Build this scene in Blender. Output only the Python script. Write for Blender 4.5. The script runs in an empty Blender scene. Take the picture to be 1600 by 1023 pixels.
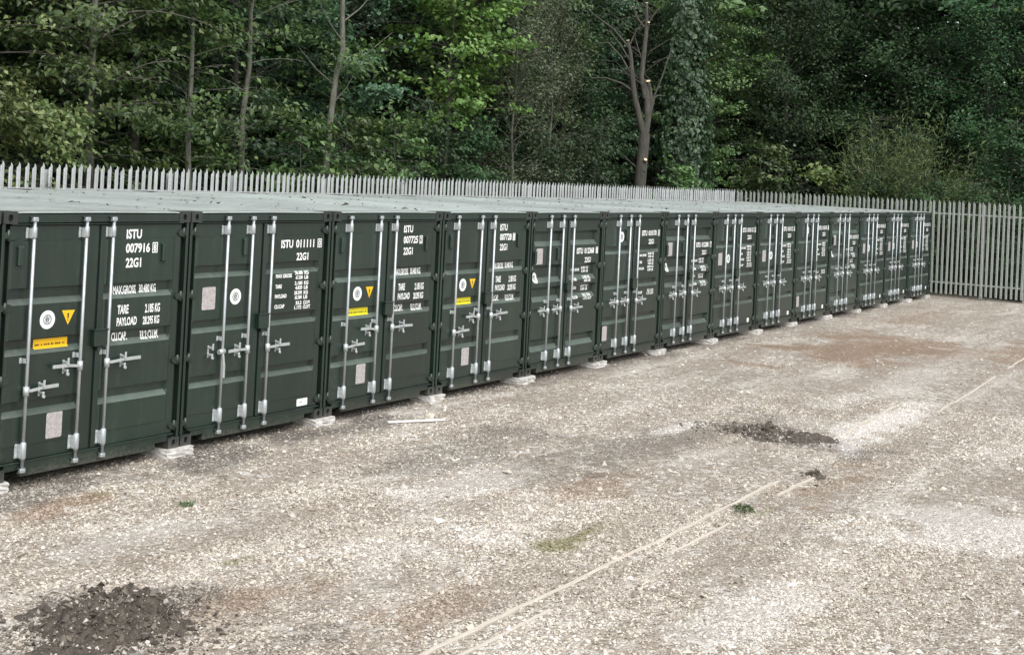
import bpy, bmesh, math
import numpy as np
from mathutils import Matrix, Vector

sc = bpy.context.scene
C = sc.collection

# ------------------------------------------------------------------ camera
BZ = 0.085                       # top of the paving slabs the containers stand on
cam_d = bpy.data.cameras.new('camera')
cam_d.sensor_fit = 'HORIZONTAL'; cam_d.sensor_width = 36.0
cam_d.lens = 36.0 * 2092.0 / 1600.0
cam_d.shift_y = -(511.5 - 236.4) / 1600.0
cam_d.clip_start = 0.1; cam_d.clip_end = 2000
cam = bpy.data.objects.new('camera', cam_d); C.objects.link(cam)
R_ = Vector((0.52298359, -0.85094887, 0.04872568)); U_ = Vector((-0.0388414, 0.0333139, 0.9986899)); F_ = Vector((0.85145729, 0.524191, 0.01562942))
M = Matrix.Identity(4)
for k in range(3):
    M[k][0] = R_[k]; M[k][1] = U_[k]; M[k][2] = -F_[k]
M[0][3], M[1][3], M[2][3] = -8.31087, -10.75728, 3.19932 + BZ
cam.matrix_world = M
sc.camera = cam

# ------------------------------------------------------------------ light
SUN_EL, SUN_AZ = 56.0, 215.0     # overcast: a wide weak sun high behind the photographer's left shoulder
w = bpy.data.worlds.new('World'); sc.world = w; w.use_nodes = True
nt = w.node_tree; nt.nodes.clear()
sky = nt.nodes.new('ShaderNodeTexSky'); sky.sky_type = 'NISHITA'; sky.sun_disc = False
sky.sun_elevation = math.radians(SUN_EL); sky.sun_rotation = math.radians(SUN_AZ)
sky.air_density = 1.0; sky.altitude = 0; sky.dust_density = 1.5; sky.ozone_density = 1.0
hs = nt.nodes.new('ShaderNodeHueSaturation'); hs.inputs['Saturation'].default_value = 0.22
bg = nt.nodes.new('ShaderNodeBackground'); bg.inputs[1].default_value = 0.075
wo = nt.nodes.new('ShaderNodeOutputWorld')
nt.links.new(sky.outputs[0], hs.inputs['Color']); nt.links.new(hs.outputs[0], bg.inputs[0]); nt.links.new(bg.outputs[0], wo.inputs[0])
sun_d = bpy.data.lights.new('sun', 'SUN'); sun_d.energy = 1.5; sun_d.angle = math.radians(85); sun_d.color = (1, 0.985, 0.955)
sun = bpy.data.objects.new('sun', sun_d); C.objects.link(sun)
_a, _e = math.radians(SUN_AZ), math.radians(SUN_EL)
sdir = Vector((math.sin(_a) * math.cos(_e), math.cos(_a) * math.cos(_e), math.sin(_e)))
sun.rotation_euler = sdir.to_track_quat('Z', 'Y').to_euler(); sun.location = (0, -20, 30)
sc.cycles.max_bounces = 5; sc.cycles.diffuse_bounces = 3; sc.cycles.glossy_bounces = 2; sc.cycles.transmission_bounces = 2; sc.cycles.transparent_max_bounces = 4
sc.view_settings.view_transform = 'Standard'; sc.view_settings.look = 'None'
sc.view_settings.exposure = 1.5; sc.view_settings.gamma = 1.0; sc.view_settings.use_curve_mapping = False

# ------------------------------------------------------------------ helpers
class MB:
    """collects vertices and faces, builds ONE mesh"""
    def __init__(s): s.v = []; s.f = []; s.sm = []
    def add(s, vs, fs, smooth=False):
        o = len(s.v); s.v.extend([tuple(p) for p in vs]); s.f.extend([tuple(i + o for i in q) for q in fs]); s.sm.extend([smooth] * len(fs)); return s
    def box(s, a, b):
        x0, y0, z0 = a; x1, y1, z1 = b
        return s.add([(x0,y0,z0),(x1,y0,z0),(x1,y1,z0),(x0,y1,z0),(x0,y0,z1),(x1,y0,z1),(x1,y1,z1),(x0,y1,z1)],
                     [(0,3,2,1),(4,5,6,7),(0,1,5,4),(1,2,6,5),(2,3,7,6),(3,0,4,7)])
    def bbox(s, a, b, c=0.006):
        """box with chamfered edges"""
        a = np.minimum(a, b) if False else np.array(a, float); b = np.array(b, float)
        bm = bmesh.new(); bmesh.ops.create_cube(bm, size=1)
        for v in bm.verts: v.co = Vector([(a[k] + b[k]) / 2 + v.co[k] * (b[k] - a[k]) for k in range(3)])
        bmesh.ops.bevel(bm, geom=bm.edges[:], offset=c, segments=1, affect='EDGES')
        bm.verts.index_update()
        s.add([v.co[:] for v in bm.verts], [[v.index for v in f.verts] for f in bm.faces]); bm.free(); return s
    def tube(s, path, rad, n=8, cap=True, smooth=True):
        path = [Vector(p) for p in path]
        if not hasattr(rad, '__len__'): rad = [rad] * len(path)
        vs = []; prev = None
        for i, p in enumerate(path):
            d = (path[min(i + 1, len(path) - 1)] - path[max(i - 1, 0)]).normalized()
            if prev is None:
                u = d.orthogonal().normalized()
            else:
                u = (prev - d * prev.dot(d))
                u = u.normalized() if u.length > 1e-6 else d.orthogonal().normalized()
            prev = u; q = d.cross(u)
            for k in range(n):
                a = 2 * math.pi * k / n; vs.append(p + (u * math.cos(a) + q * math.sin(a)) * rad[i])
        fs = []
        for i in range(len(path) - 1):
            for k in range(n): fs.append((i*n+k, i*n+(k+1)%n, (i+1)*n+(k+1)%n, (i+1)*n+k))
        s.add(vs, fs, smooth)
        if cap:
            o = len(s.v) - len(vs); L = len(path) - 1
            s.f.append(tuple(o + k for k in reversed(range(n)))); s.f.append(tuple(o + L*n + k for k in range(n))); s.sm += [False, False]
        return s
    def mesh(s, name, mat=None):
        me = bpy.data.meshes.new(name); me.from_pydata(s.v, [], s.f)
        if s.sm: me.polygons.foreach_set('use_smooth', s.sm)
        if mat:
            for m_ in (mat if isinstance(mat, (list, tuple)) else [mat]): me.materials.append(m_)
        me.update(); return me

def np_mesh(name, v, f, mat, smooth=False):
    """mesh from numpy arrays, f is (n,3) or (n,4)"""
    me = bpy.data.meshes.new(name); n, k = f.shape
    me.vertices.add(len(v)); me.vertices.foreach_set('co', np.ascontiguousarray(v, np.float32).ravel())
    me.loops.add(n * k); me.loops.foreach_set('vertex_index', np.ascontiguousarray(f, np.int32).ravel())
    me.polygons.add(n); me.polygons.foreach_set('loop_start', np.arange(0, n * k, k, dtype=np.int32))
    me.polygons.foreach_set('use_smooth', np.full(n, smooth))
    me.materials.append(mat); me.update(calc_edges=True); return me

def obj(name, me, parent=None, loc=None, rz=0.0):
    o = bpy.data.objects.new(name, me); C.objects.link(o)
    if parent: o.parent = parent
    if loc is not None: o.location = loc
    if rz: o.rotation_euler.z = rz
    return o
def tag(o, label, cat, group=None):
    o['label'] = label; o['category'] = cat
    if group: o['group'] = group
    return o
def empty(name, loc, rz=0.0):
    return obj(name, None, None, loc, rz)

# ---- materials
class NT:
    def __init__(s, name):
        s.m = bpy.data.materials.new(name); s.m.use_nodes = True; s.t = s.m.node_tree; s.t.nodes.clear()
        s.out = s.t.nodes.new('ShaderNodeOutputMaterial'); s.b = s.n('ShaderNodeBsdfPrincipled'); s.l(s.b, 0, s.out, 0)
    def n(s, ty, **kw):
        x = s.t.nodes.new(ty)
        for k, v in kw.items(): setattr(x, k, v)
        return x
    def l(s, a, i, b, j):
        s.t.links.new(a.outputs[i], b.inputs[j])
    def coord(s, kind='Object', scale=None):
        tc = s.n('ShaderNodeTexCoord')
        if scale is None: return tc, kind
        mp = s.n('ShaderNodeMapping'); s.l(tc, kind, mp, 0); mp.inputs['Scale'].default_value = scale; return mp, 0
    def pos(s):
        return s.n('ShaderNodeNewGeometry'), 'Position'
    def noise(s, co, scale, detail=4, rough=0.55):
        x = s.n('ShaderNodeTexNoise'); s.l(co[0], co[1], x, 'Vector')
        x.inputs['Scale'].default_value = scale; x.inputs['Detail'].default_value = detail; x.inputs['Roughness'].default_value = rough; return x, 0
    def ramp(s, src, pts):
        x = s.n('ShaderNodeValToRGB'); s.l(src[0], src[1], x, 0); e = x.color_ramp.elements
        while len(e) < len(pts): e.new(0.5)
        for q, (p, c) in zip(e, pts):
            q.position = p; q.color = c if len(c) == 4 else (*c, 1)
        return x, 0
    def mix(s, fac, a, b, mode='MIX'):
        x = s.n('ShaderNodeMix'); x.data_type = 'RGBA'; x.blend_type = mode
        for v, sock in ((fac, 0), (a, 6), (b, 7)):
            if isinstance(v, (int, float)): x.inputs[sock].default_value = v
            elif isinstance(v[0], bpy.types.Node): s.l(v[0], v[1], x, sock)
            else: x.inputs[sock].default_value = (*v, 1)
        return x, 2
    def math(s, op, a, b=0.0):
        x = s.n('ShaderNodeMath', operation=op)
        for v, k in ((a, 0), (b, 1)):
            if isinstance(v, (int, float)): x.inputs[k].default_value = v
            else: s.l(v[0], v[1], x, k)
        return x, 0
    def bump(s, src, strength, dist=0.01):
        x = s.n('ShaderNodeBump'); x.inputs['Strength'].default_value = strength; x.inputs['Distance'].default_value = dist
        s.l(src[0], src[1], x, 'Height'); s.l(x, 0, s.b, 'Normal'); return x
    def base(s, c): 
        if isinstance(c[0], bpy.types.Node): s.l(c[0], c[1], s.b, 'Base Color')
        else: s.b.inputs['Base Color'].default_value = (*c, 1)
    def rough(s, v):
        if isinstance(v, (int, float)): s.b.inputs['Roughness'].default_value = v
        else: s.l(v[0], v[1], s.b, 'Roughness')

def g3(v): return (v, v, v)

def paint(name, col, dust=(0.11, 0.105, 0.09), dustamt=0.28, rough=0.40, coat=0.5, mud=True):
    t = NT(name); co = t.coord('Object'); ps = t.pos(); oi = t.n('ShaderNodeObjectInfo')
    n1 = t.noise(ps, 1.1, 6, 0.65); n2 = t.noise(ps, 23, 5, 0.7)
    c = t.mix(t.ramp(n1, [(0.35, g3(0)), (0.75, g3(1))]), tuple(x * 0.85 for x in col), tuple(x * 1.45 for x in col))
    mp = t.n('ShaderNodeMapping'); t.l(ps[0], ps[1], mp, 0); mp.inputs['Scale'].default_value = (12, 12, 0.8); n3 = t.noise((mp, 0), 1.0, 5, 0.7)
    d = t.math('MULTIPLY', t.ramp(n3, [(0.45, g3(0)), (0.8, g3(1))]), t.ramp(n2, [(0.35, g3(0)), (0.7, g3(1))]))
    c = t.mix(t.math('MULTIPLY', d, dustamt), c, dust)
    if mud:     # splashed mud along the foot, a few scrapes
        sp = t.n('ShaderNodeSeparateXYZ'); t.l(ps[0], ps[1], sp, 0)
        f = t.math('SUBTRACT', t.math('ADD', t.math('MULTIPLY', n2, 0.9), t.math('MULTIPLY', n1, 0.5)), t.math('MULTIPLY', (sp, 2), 1.9))
        c = t.mix(t.math('MULTIPLY', t.ramp(f, [(0.35, g3(0)), (0.62, g3(1))]), 0.5), c, (0.12, 0.105, 0.085))
        m2 = t.n('ShaderNodeMapping'); t.l(ps[0], ps[1], m2, 0); m2.inputs['Scale'].default_value = (3, 3, 14); m2.inputs['Rotation'].default_value = (0, 0.3, 0.2)
        c = t.mix(t.ramp(t.noise((m2, 0), 2.3, 6, 0.75), [(0.70, g3(0)), (0.74, g3(0.35))]), c, (0.14, 0.15, 0.14))
    h = t.n('ShaderNodeHueSaturation'); t.l(c[0], c[1], h, 'Color'); v = t.math('ADD', t.math('MULTIPLY', (oi, 'Random'), 0.35), 0.83); t.l(v[0], v[1], h, 'Value')
    t.base((h, 0)); t.rough(t.ramp(n2, [(0.3, g3(rough - 0.06)), (0.8, g3(rough + 0.14))]))
    t.bump(t.noise(ps, 3.2, 2), 0.15, 0.02); t.b.inputs['Coat Weight'].default_value = coat; t.b.inputs['Coat Roughness'].default_value = 0.28
    return t.m
def plain(name, col, rough=0.5, metal=0.0, var=0.15, scale=30, bump=0.0):
    t = NT(name); co = t.coord('Object'); n = t.noise(co, scale, 5, 0.65)
    t.base(t.mix(t.ramp(n, [(0.3, g3(0)), (0.7, g3(1))]), tuple(x * (1 - var) for x in col), tuple(min(1, x * (1 + var)) for x in col)))
    t.rough(rough); t.b.inputs['Metallic'].default_value = metal
    if bump: t.bump(n, bump, 0.01)
    return t.m

NUM = ['', '007916 8', '011111 0', '007725 2', '007728 1', '012368 1', '010170 0', '012380 7', '010115 2', '010112 6', '010176 1', '012374 5', '010120 8', '010119 4', '010131 6']

# flat lettering, all strings turned to meshes in one go
TEXT = {}
def make_texts():
    want = [(q, 0.032) for q in ['ISTU', '22G1', 'MAX.GROSS', 'TARE', 'PAYLOAD', 'CU.CAP.', '30.480 KG', '2.185 KG', '28.295 KG', '33.2 CU.M'] + [p for q in NUM for p in q.split()]]
    want += [(q, 0.045) for q in ['MAX GROSS', 'TARE', 'PAYLOAD', 'CU.CAP']] + [(q, 0.042) for q in ['30.480', '67.200', '2.185', '4.820', '28.295', '62.380', '33.2', '1.172', 'KG', 'LB', 'CU.M', 'CU.FT']]
    tmp = []
    for key in sorted(set(want)):
        cu = bpy.data.curves.new('lettering', 'FONT'); cu.body = key[0]; cu.size = 1.0; cu.offset = key[1]; cu.fill_mode = 'FRONT'; cu.resolution_u = 3
        o = bpy.data.objects.new('lettering', cu); C.objects.link(o); tmp.append((key, o))
    dg = bpy.context.evaluated_depsgraph_get()
    for key, o in tmp: TEXT[key] = bpy.data.meshes.new_from_object(o.evaluated_get(dg))
    for key, o in tmp:
        cu = o.data; bpy.data.objects.remove(o); bpy.data.curves.remove(cu)
make_texts()

GREEN = (0.0064, 0.0188, 0.0124)
m_paint = paint('container_green_paint', GREEN)
m_paint_w = paint('container_green_paint_faded', (0.018, 0.034, 0.025))
m_ledge = paint('container_green_paint_skylit', (0.062, 0.086, 0.070), (0.17, 0.175, 0.155), 0.8, 0.5, 0.3)     # lips of the pressings: sky light painted in as paler green, dust-streaked
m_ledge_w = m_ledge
m_roof = paint('container_roof_paint', (0.235, 0.265, 0.252), (0.43, 0.44, 0.43), 1.0, 0.45, 0.2, False)
m_cast = paint('corner_casting_paint', (0.022, 0.027, 0.024), (0.10, 0.095, 0.08), 0.4, 0.55, 0.1)
m_dark = plain('dark_void', (0.008, 0.008, 0.008), 0.8)
m_rubber = plain('black_rubber_gasket', (0.011, 0.012, 0.012), 0.6)
m_galv = plain('galvanised_rod', (0.44, 0.475, 0.485), 0.38, 0.5, 0.12, 18)
m_galv2 = plain('galvanised_fitting', (0.50, 0.53, 0.53), 0.42, 0.45, 0.18, 40)
m_white = plain('white_lettering', (0.80, 0.81, 0.80), 0.5, 0, 0.06, 60)
m_grey = plain('grey_print', (0.22, 0.24, 0.24), 0.5)
m_plate = plain('aluminium_plate', (0.42, 0.39, 0.385), 0.5, 0.1, 0.28, 45)
m_yellow = plain('yellow_sticker', (0.80, 0.47, 0.01), 0.45, 0, 0.05)
m_yellow2 = plain('lemon_sticker', (0.76, 0.66, 0.02), 0.45, 0, 0.05)
m_black = plain('black_print', (0.02, 0.02, 0.018), 0.5)
m_slab = plain('pale_concrete', (0.50, 0.485, 0.455), 0.85, 0, 0.34, 11, 0.4)

# ---- fence metal: galvanised steel, some parts dull and a little stained
def fence_mat(name, A_, B_):
  global t, co, n, n2, ri, c
  t = NT(name); co = t.pos(); n = t.noise(co, 2.2, 5, 0.7); n2 = t.noise(co, 40, 4)
  ri = t.n('ShaderNodeObjectInfo')
  c = t.mix(t.ramp(n, [(0.35, g3(0)), (0.72, g3(1))]), A_, B_)
  c = t.mix(t.math('MULTIPLY', t.ramp(n2, [(0.45, g3(0)), (0.7, g3(1))]), 0.4), c, (0.26, 0.27, 0.24))
  c = t.mix(t.math('MULTIPLY', (ri, 'Random'), 0.3), c, (0.40, 0.41, 0.39))
  t.base(c); t.rough(0.5); t.b.inputs['Metallic'].default_value = 0.1
  return t.m
m_fence = fence_mat('galvanised_fence', (0.52, 0.545, 0.55), (0.36, 0.38, 0.375)); m_fence_side = fence_mat('galvanised_fence_dull', (0.34, 0.36, 0.34), (0.23, 0.25, 0.23))

# ---- ground
rng = np.random.default_rng(11)
_G = rng.random((6, 64, 64))
def vnoise(x, y, k=0):
    g = _G[k]; xi = np.floor(x).astype(int); yi = np.floor(y).astype(int); fx = x - xi; fy = y - yi
    fx = fx * fx * (3 - 2 * fx); fy = fy * fy * (3 - 2 * fy); a = xi % 64; b = yi % 64; a1 = (a + 1) % 64; b1 = (b + 1) % 64
    return (g[a, b] * (1 - fx) + g[a1, b] * fx) * (1 - fy) + (g[a, b1] * (1 - fx) + g[a1, b1] * fx) * fy
def sst(a, b, x):
    q = np.clip((x - a) / (b - a), 0, 1); return q * q * (3 - 2 * q)
def gz(x, y):
    """height of the ground"""
    x = np.asarray(x, float); y = np.asarray(y, float)
    yard = (vnoise(x / 1.9, y / 1.9, 0) - 0.5) * 0.05 + (vnoise(x / 0.6, y / 0.6, 1) - 0.5) * 0.025 + (vnoise(x / 0.21, y / 0.21, 2) - 0.5) * 0.012
    flat = sst(-0.15, -0.9, y); flat = np.where(y > -0.15, 0.25, 0.25 + 0.75 * flat)
    z = yard * flat
    bank = sst(7.6, 20, y) * 2.2 + sst(37, 50, x) * 2.2 * (1 - sst(7.6, 20, y))
    rough = np.where((y > 7.3) | (x > 36), (vnoise(x / 2.5, y / 2.5, 3) - 0.5) * 0.5 * sst(7.2, 9, np.maximum(y, x - 28.8)), 0)
    return z + bank + rough - 0.01
def ax(lo, hi, a, b, st):
    far = lambda s, d: s + d * np.array([.3, .8, 1.6, 3, 5, 8, 12, 18, 28, 45, 80, 150, 300])
    return np.concatenate([far(a, -1)[::-1], np.arange(a, b, st), far(b, 1)])
gx = ax(0, 0, -7, 37, 0.11); gy = ax(0, 0, -13, 7.4, 0.11)
GX, GY = np.meshgrid(gx, gy, indexing='ij'); GZ = gz(GX, GY)
ni, nj = GX.shape; idx = np.arange(ni * nj).reshape(ni, nj)
gf = np.stack([idx[:-1, :-1], idx[1:, :-1], idx[1:, 1:], idx[:-1, 1:]], -1).reshape(-1, 4)

SOIL = [(19, -2.6, 4.5, 1.9, .85), (22, -5.6, 6, 1.2, .6), (0.5, -0.75, 0.95, 0.38, .9), (-0.75, -4.0, 1.5, 0.35, .65), (3.9, -4.2, 1.5, 0.4, .6), (6.6, -6.1, 1.6, 0.5, .55), (0.2, -5.1, 0.9, 0.5, .5), (27, -1.5, 5, 1.2, .45)]
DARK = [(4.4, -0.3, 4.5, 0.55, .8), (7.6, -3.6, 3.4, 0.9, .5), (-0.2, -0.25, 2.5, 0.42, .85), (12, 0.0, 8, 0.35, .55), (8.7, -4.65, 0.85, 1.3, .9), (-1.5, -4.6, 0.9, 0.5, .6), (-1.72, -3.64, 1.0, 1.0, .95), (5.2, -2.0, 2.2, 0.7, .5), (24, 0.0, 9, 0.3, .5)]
CHALK = [(11.0, -5.4, 2.6, 0.5, .9), (8.6, -0.35, 1.0, 0.18, .8), (8.2, -3.4, 0.9, 0.22, .8), (3.2, -3.1, 1.4, 0.6, .55), (5.6, -7.7, 1.9, 0.9, .7), (1.5, -6.9, 1.3, 0.6, .55), (1.1, -4.2, 1.3, 0.5, .5), (15, -4.6, 5, 0.8, .45), (0.2, -2.0, 1.2, 0.6, .5), (17, -5.8, 4, 0.3, .5), (9.0, -5.55, 0.6, 0.2, .8), (9.8, -5.32, 1.3, 0.28, 1.0), (11.8, -5.35, 1.6, 0.4, 1.0)]
MOSS = [(0.85, -0.72, 0.4, 0.14, .8), (-0.02, -3.2, 0.32, 0.14, .85), (2.7, -5.0, 0.75, 0.2, .85), (4.7, -5.95, 0.5, 0.16, .55)]
def patches(x, y):
    """soil, dark soil, chalk dust and moss patches lying on the yard, as four masks"""
    nz = (vnoise(x * 1.4 + 9, y * 1.4, 5) - .5) * 0.9 + (vnoise(x * 3.3, y * 3.3 + 5, 4) - .5) * 0.6 + (vnoise(x * 8.1, y * 8.1, 3) - .5) * 0.5
    out = np.zeros((len(x), 4), np.float32)
    for k, L in enumerate((SOIL, DARK, CHALK, MOSS)):
        for cx, cy, rx, ry, amp in L:
            d = np.sqrt(((x - cx) / rx) ** 2 + ((y - cy) / ry) ** 2) + nz; out[:, k] = np.maximum(out[:, k], amp * (1 - sst(0.25, 1.05, d)))
    return out
def add_patches(me, x, y, rep=1):
    at = me.color_attributes.new('patch', 'FLOAT_COLOR', 'POINT'); q = patches(x, y)
    if rep > 1: q = np.repeat(q, rep, axis=0)
    at.data.foreach_set('color', q.ravel())
def patch_masks(t, co):
    a = t.n('ShaderNodeAttribute'); a.attribute_name = 'patch'; s_ = t.n('ShaderNodeSeparateColor'); t.l(a, 'Color', s_, 0)
    n = t.math('MULTIPLY', t.math('SUBTRACT', t.noise(co, 16, 4, 0.75), 0.5), 1.3)
    def m(src):
        q = t.math('ADD', src, t.math('MULTIPLY', n, t.math('MINIMUM', t.math('MULTIPLY', src, 4.0), 1.0))); return t.ramp(q, [(0.12, g3(0)), (0.85, g3(1))])
    return m((s_, 0)), m((s_, 1)), m((s_, 2)), m((a, 'Alpha'))

t = NT('yard_gravel'); co = t.pos()
vo = t.n('ShaderNodeTexVoronoi'); t.l(co[0], co[1], vo, 'Vector'); vo.inputs['Scale'].default_value = 34
vo2 = t.n('ShaderNodeTexVoronoi'); t.l(co[0], co[1], vo2, 'Vector'); vo2.inputs['Scale'].default_value = 13
hsv = t.n('ShaderNodeSeparateColor'); t.l(vo, 'Color', hsv, 0)
hs2 = t.n('ShaderNodeSeparateColor'); t.l(vo2, 'Color', hs2, 0)
peb = t.ramp((hsv, 0), [(0.0, (0.10, 0.083, 0.066)), (0.3, (0.21, 0.176, 0.142)), (0.6, (0.35, 0.305, 0.255)), (0.85, (0.48, 0.44, 0.39)), (1.0, (0.66, 0.63, 0.59))])
big = t.noise(co, 0.55, 6, 0.62); med = t.noise(co, 5.0, 5, 0.7)
c = t.mix(t.ramp(med, [(0.35, g3(0)), (0.65, g3(0.75))]), peb, (0.33, 0.287, 0.230))
c = t.mix(t.ramp((hs2, 1), [(0.82, g3(0)), (0.86, g3(0.8))]), c, (0.58, 0.56, 0.52))
c = t.mix(t.ramp(big, [(0.38, g3(0.45)), (0.62, g3(0))]), c, (0.20, 0.165, 0.13))
mpx = t.n('ShaderNodeMapping'); t.l(co[0], co[1], mpx, 0); mpx.inputs['Scale'].default_value = (0.22, 1.25, 1); mpx.inputs['Rotation'].default_value = (0, 0, 0.12)
stk = t.noise((mpx, 0), 1.0, 6, 0.68)
c = t.mix(t.ramp(stk, [(0.36, g3(0.55)), (0.52, g3(0))]), c, (0.245, 0.205, 0.165)); c = t.mix(t.ramp(stk, [(0.52, g3(0)), (0.70, g3(0.5))]), c, (0.60, 0.555, 0.50))
soil, dark, chalk, moss = patch_masks(t, co)
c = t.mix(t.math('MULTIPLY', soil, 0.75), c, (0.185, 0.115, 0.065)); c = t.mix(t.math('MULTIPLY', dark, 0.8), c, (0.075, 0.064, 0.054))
c = t.mix(t.math('MULTIPLY', chalk, 0.6), c, (0.60, 0.57, 0.53)); c = t.mix(t.math('MULTIPLY', moss, 0.85), c, (0.135, 0.125, 0.03))
sp = t.n('ShaderNodeSeparateXYZ'); t.l(co[0], co[1], sp, 0)
wood = t.math('MAXIMUM', t.ramp(t.math('MULTIPLY', (sp, 1), 0.1), [(0.70, g3(0)), (0.76, g3(1))]), t.ramp(t.math('MULTIPLY', (sp, 0), 0.01), [(0.352, g3(0)), (0.366, g3(1))]))
c = t.mix(wood, c, t.mix(t.ramp(med, [(0.4, g3(0)), (0.6, g3(1))]), (0.035, 0.028, 0.018), (0.03, 0.04, 0.014)))
t.base(c); t.rough(0.93)
b1 = t.math('ADD', t.math('MULTIPLY', (vo, 'Distance'), -0.9), t.math('MULTIPLY', (vo2, 'Distance'), -0.8)); b1 = t.math('ADD', b1, t.math('MULTIPLY', t.noise(co, 60, 3), 0.6))
t.bump(b1, 0.9, 0.03)
m_ground = t.m
ground = obj('ground', np_mesh('ground', np.stack([GX, GY, GZ], -1).reshape(-1, 3), gf, m_ground, True)); ground['kind'] = 'structure'; add_patches(ground.data, GX.ravel(), GY.ravel())

# ------------------------------------------------------------------ shipping containers
PITCH = 2.4674; CW = 2.438; CH = 2.591; CL = 6.058
GAP = PITCH - CW
cache = {}
def shared(key, fn):
    if key not in cache: cache[key] = fn()
    return cache[key]

DY = 0.024                          # face of the door leaves behind the corner posts
# pressed channels of a door leaf: (top, bottom, lip height)
CHAN = {'A': [(1.848, 1.685, 0.056), (1.355, 1.198, 0.056), (0.758, 0.604, 0.056)],
        'B': [(1.985, 1.846, 0.052), (1.372, 1.228, 0.052), (0.752, 0.618, 0.052)],
        'C': [(2.285, 2.040, 0.075), (1.735, 1.452, 0.080), (1.385, 1.152, 0.075), (0.560, 0.362, 0.075)]}
DEEP = {'A': 0.042, 'B': 0.042, 'C': 0.050}
DZ0, DZ1 = 0.175, 2.452
def profile(kind):
    """(z, depth) breaks from the bottom up"""
    pts = [(DZ0, 0.0), (0.318, 0.0), (0.322, -0.010)]
    for top, bot, lip in sorted(CHAN[kind], key=lambda q: q[1]):
        pts += [(bot, -0.010), (bot + lip, DEEP[kind]), (top - 0.012 if kind != 'C' else top - 0.05, DEEP[kind]), (top, -0.010)]
    pts += [(2.302, -0.010), (2.310, 0.0), (DZ1, 0.0)]
    return pts
def depth_at(kind, z):
    p = profile(kind); zs = [q[0] for q in p]; ds = [q[1] for q in p]
    return float(np.interp(z, zs, ds))
def leaf_mesh(kind, u0, u1, c0, c1):
    def fn():
        pr = profile(kind); us = [u0, c0 - 0.022, c0, c1, c1 + 0.022, u1]; win = [0, 0, 1, 1, 0, 0]
        mb = MB(); vs = []; 
        for z, d in pr:
            for u, k in zip(us, win): vs.append((u, DY + (d if k else 0), z))
        n = len(us); fs = []
        for i in range(len(pr) - 1):
            for k in range(n - 1): fs.append((i*n+k, i*n+k+1, (i+1)*n+k+1, (i+1)*n+k))
        mb.add(vs, fs)
        # returned edges and back of the leaf
        mb.add([(u0, DY, DZ0), (u0, DY, DZ1), (u0, DY + 0.06, DZ1), (u0, DY + 0.06, DZ0)], [(0, 1, 2, 3)])
        mb.add([(u1, DY, DZ0), (u1, DY, DZ1), (u1, DY + 0.06, DZ1), (u1, DY + 0.06, DZ0)], [(3, 2, 1, 0)])
        mb.add([(u0, DY, DZ0), (u1, DY, DZ0), (u1, DY + 0.06, DZ0), (u0, DY + 0.06, DZ0)], [(3, 2, 1, 0)])
        mb.add([(u0, DY, DZ1), (u1, DY, DZ1), (u1, DY + 0.06, DZ1), (u0, DY + 0.06, DZ1)], [(0, 1, 2, 3)])
        mb.add([(u0, DY + 0.061, DZ0), (u1, DY + 0.061, DZ0), (u1, DY + 0.061, DZ1), (u0, DY + 0.061, DZ1)], [(3, 2, 1, 0)])
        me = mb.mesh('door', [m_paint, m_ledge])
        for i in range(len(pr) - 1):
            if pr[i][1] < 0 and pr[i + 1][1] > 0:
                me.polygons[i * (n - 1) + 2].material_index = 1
        return me
    return shared(('leaf', kind, u0), fn)

def conform(me, kind, proud):
    """lay a flat print on the pressed door: cut it at the bends and push it onto the sheet"""
    bm = bmesh.new(); bm.from_mesh(me)
    for z, d in profile(kind):
        bmesh.ops.bisect_plane(bm, geom=bm.verts[:] + bm.edges[:] + bm.faces[:], plane_co=(0, 0, z), plane_no=(0, 0, 1))
    for v in bm.verts: v.co.y = DY + depth_at(kind, v.co.z) - proud
    bm.to_mesh(me); bm.free(); me.update(); return me

def text_mesh(s, u0, u1, z0, z1, kind, bold=0.02, mat=None, proud=0.0025):
    me = TEXT[(s, bold)].copy()
    n = len(me.vertices); a = np.zeros(n * 3, np.float32); me.vertices.foreach_get('co', a); a = a.reshape(-1, 3)
    lo = a.min(0); hi = a.max(0); b = np.zeros_like(a)
    b[:, 0] = u0 + (a[:, 0] - lo[0]) / (hi[0] - lo[0]) * (u1 - u0); b[:, 2] = z0 + (a[:, 1] - lo[1]) / (hi[1] - lo[1]) * (z1 - z0)
    me.vertices.foreach_set('co', b.ravel()); me.materials.clear(); me.materials.append(mat or m_white)
    conform(me, kind, proud); me.name = 'lettering'
    return me
def poly_mesh(name, pts, kind, mat, proud=0.0025):
    mb = MB(); mb.add([(u, 0, z) for u, z in pts], [tuple(range(len(pts)))]); return conform(mb.mesh(name, mat), kind, proud)
def rect_pts(u0, u1, z0, z1, r=0.0):
    if not r: return [(u0, z0), (u1, z0), (u1, z1), (u0, z1)]
    out = []
    for cx, cz, a0 in ((u1 - r, z0 + r, -90), (u1 - r, z1 - r, 0), (u0 + r, z1 - r, 90), (u0 + r, z0 + r, 180)):
        for k in range(4):
            a = math.radians(a0 + 30 * k); out.append((cx + r * math.cos(a), cz + r * math.sin(a)))
    return out
def ring_mesh(name, cu, cz, r0, r1, kind, mat, proud, n=28):
    mb = MB(); vs = []
    for k in range(n):
        a = 2 * math.pi * k / n
        vs += [(cu + r0 * math.cos(a), 0, cz + r0 * math.sin(a)), (cu + r1 * math.cos(a), 0, cz + r1 * math.sin(a))]
    mb.add(vs, [(2*k, 2*k+1, (2*k+3) % (2*n), (2*k+2) % (2*n)) for k in range(n)]); return conform(mb.mesh(name, mat), kind, proud)

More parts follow.
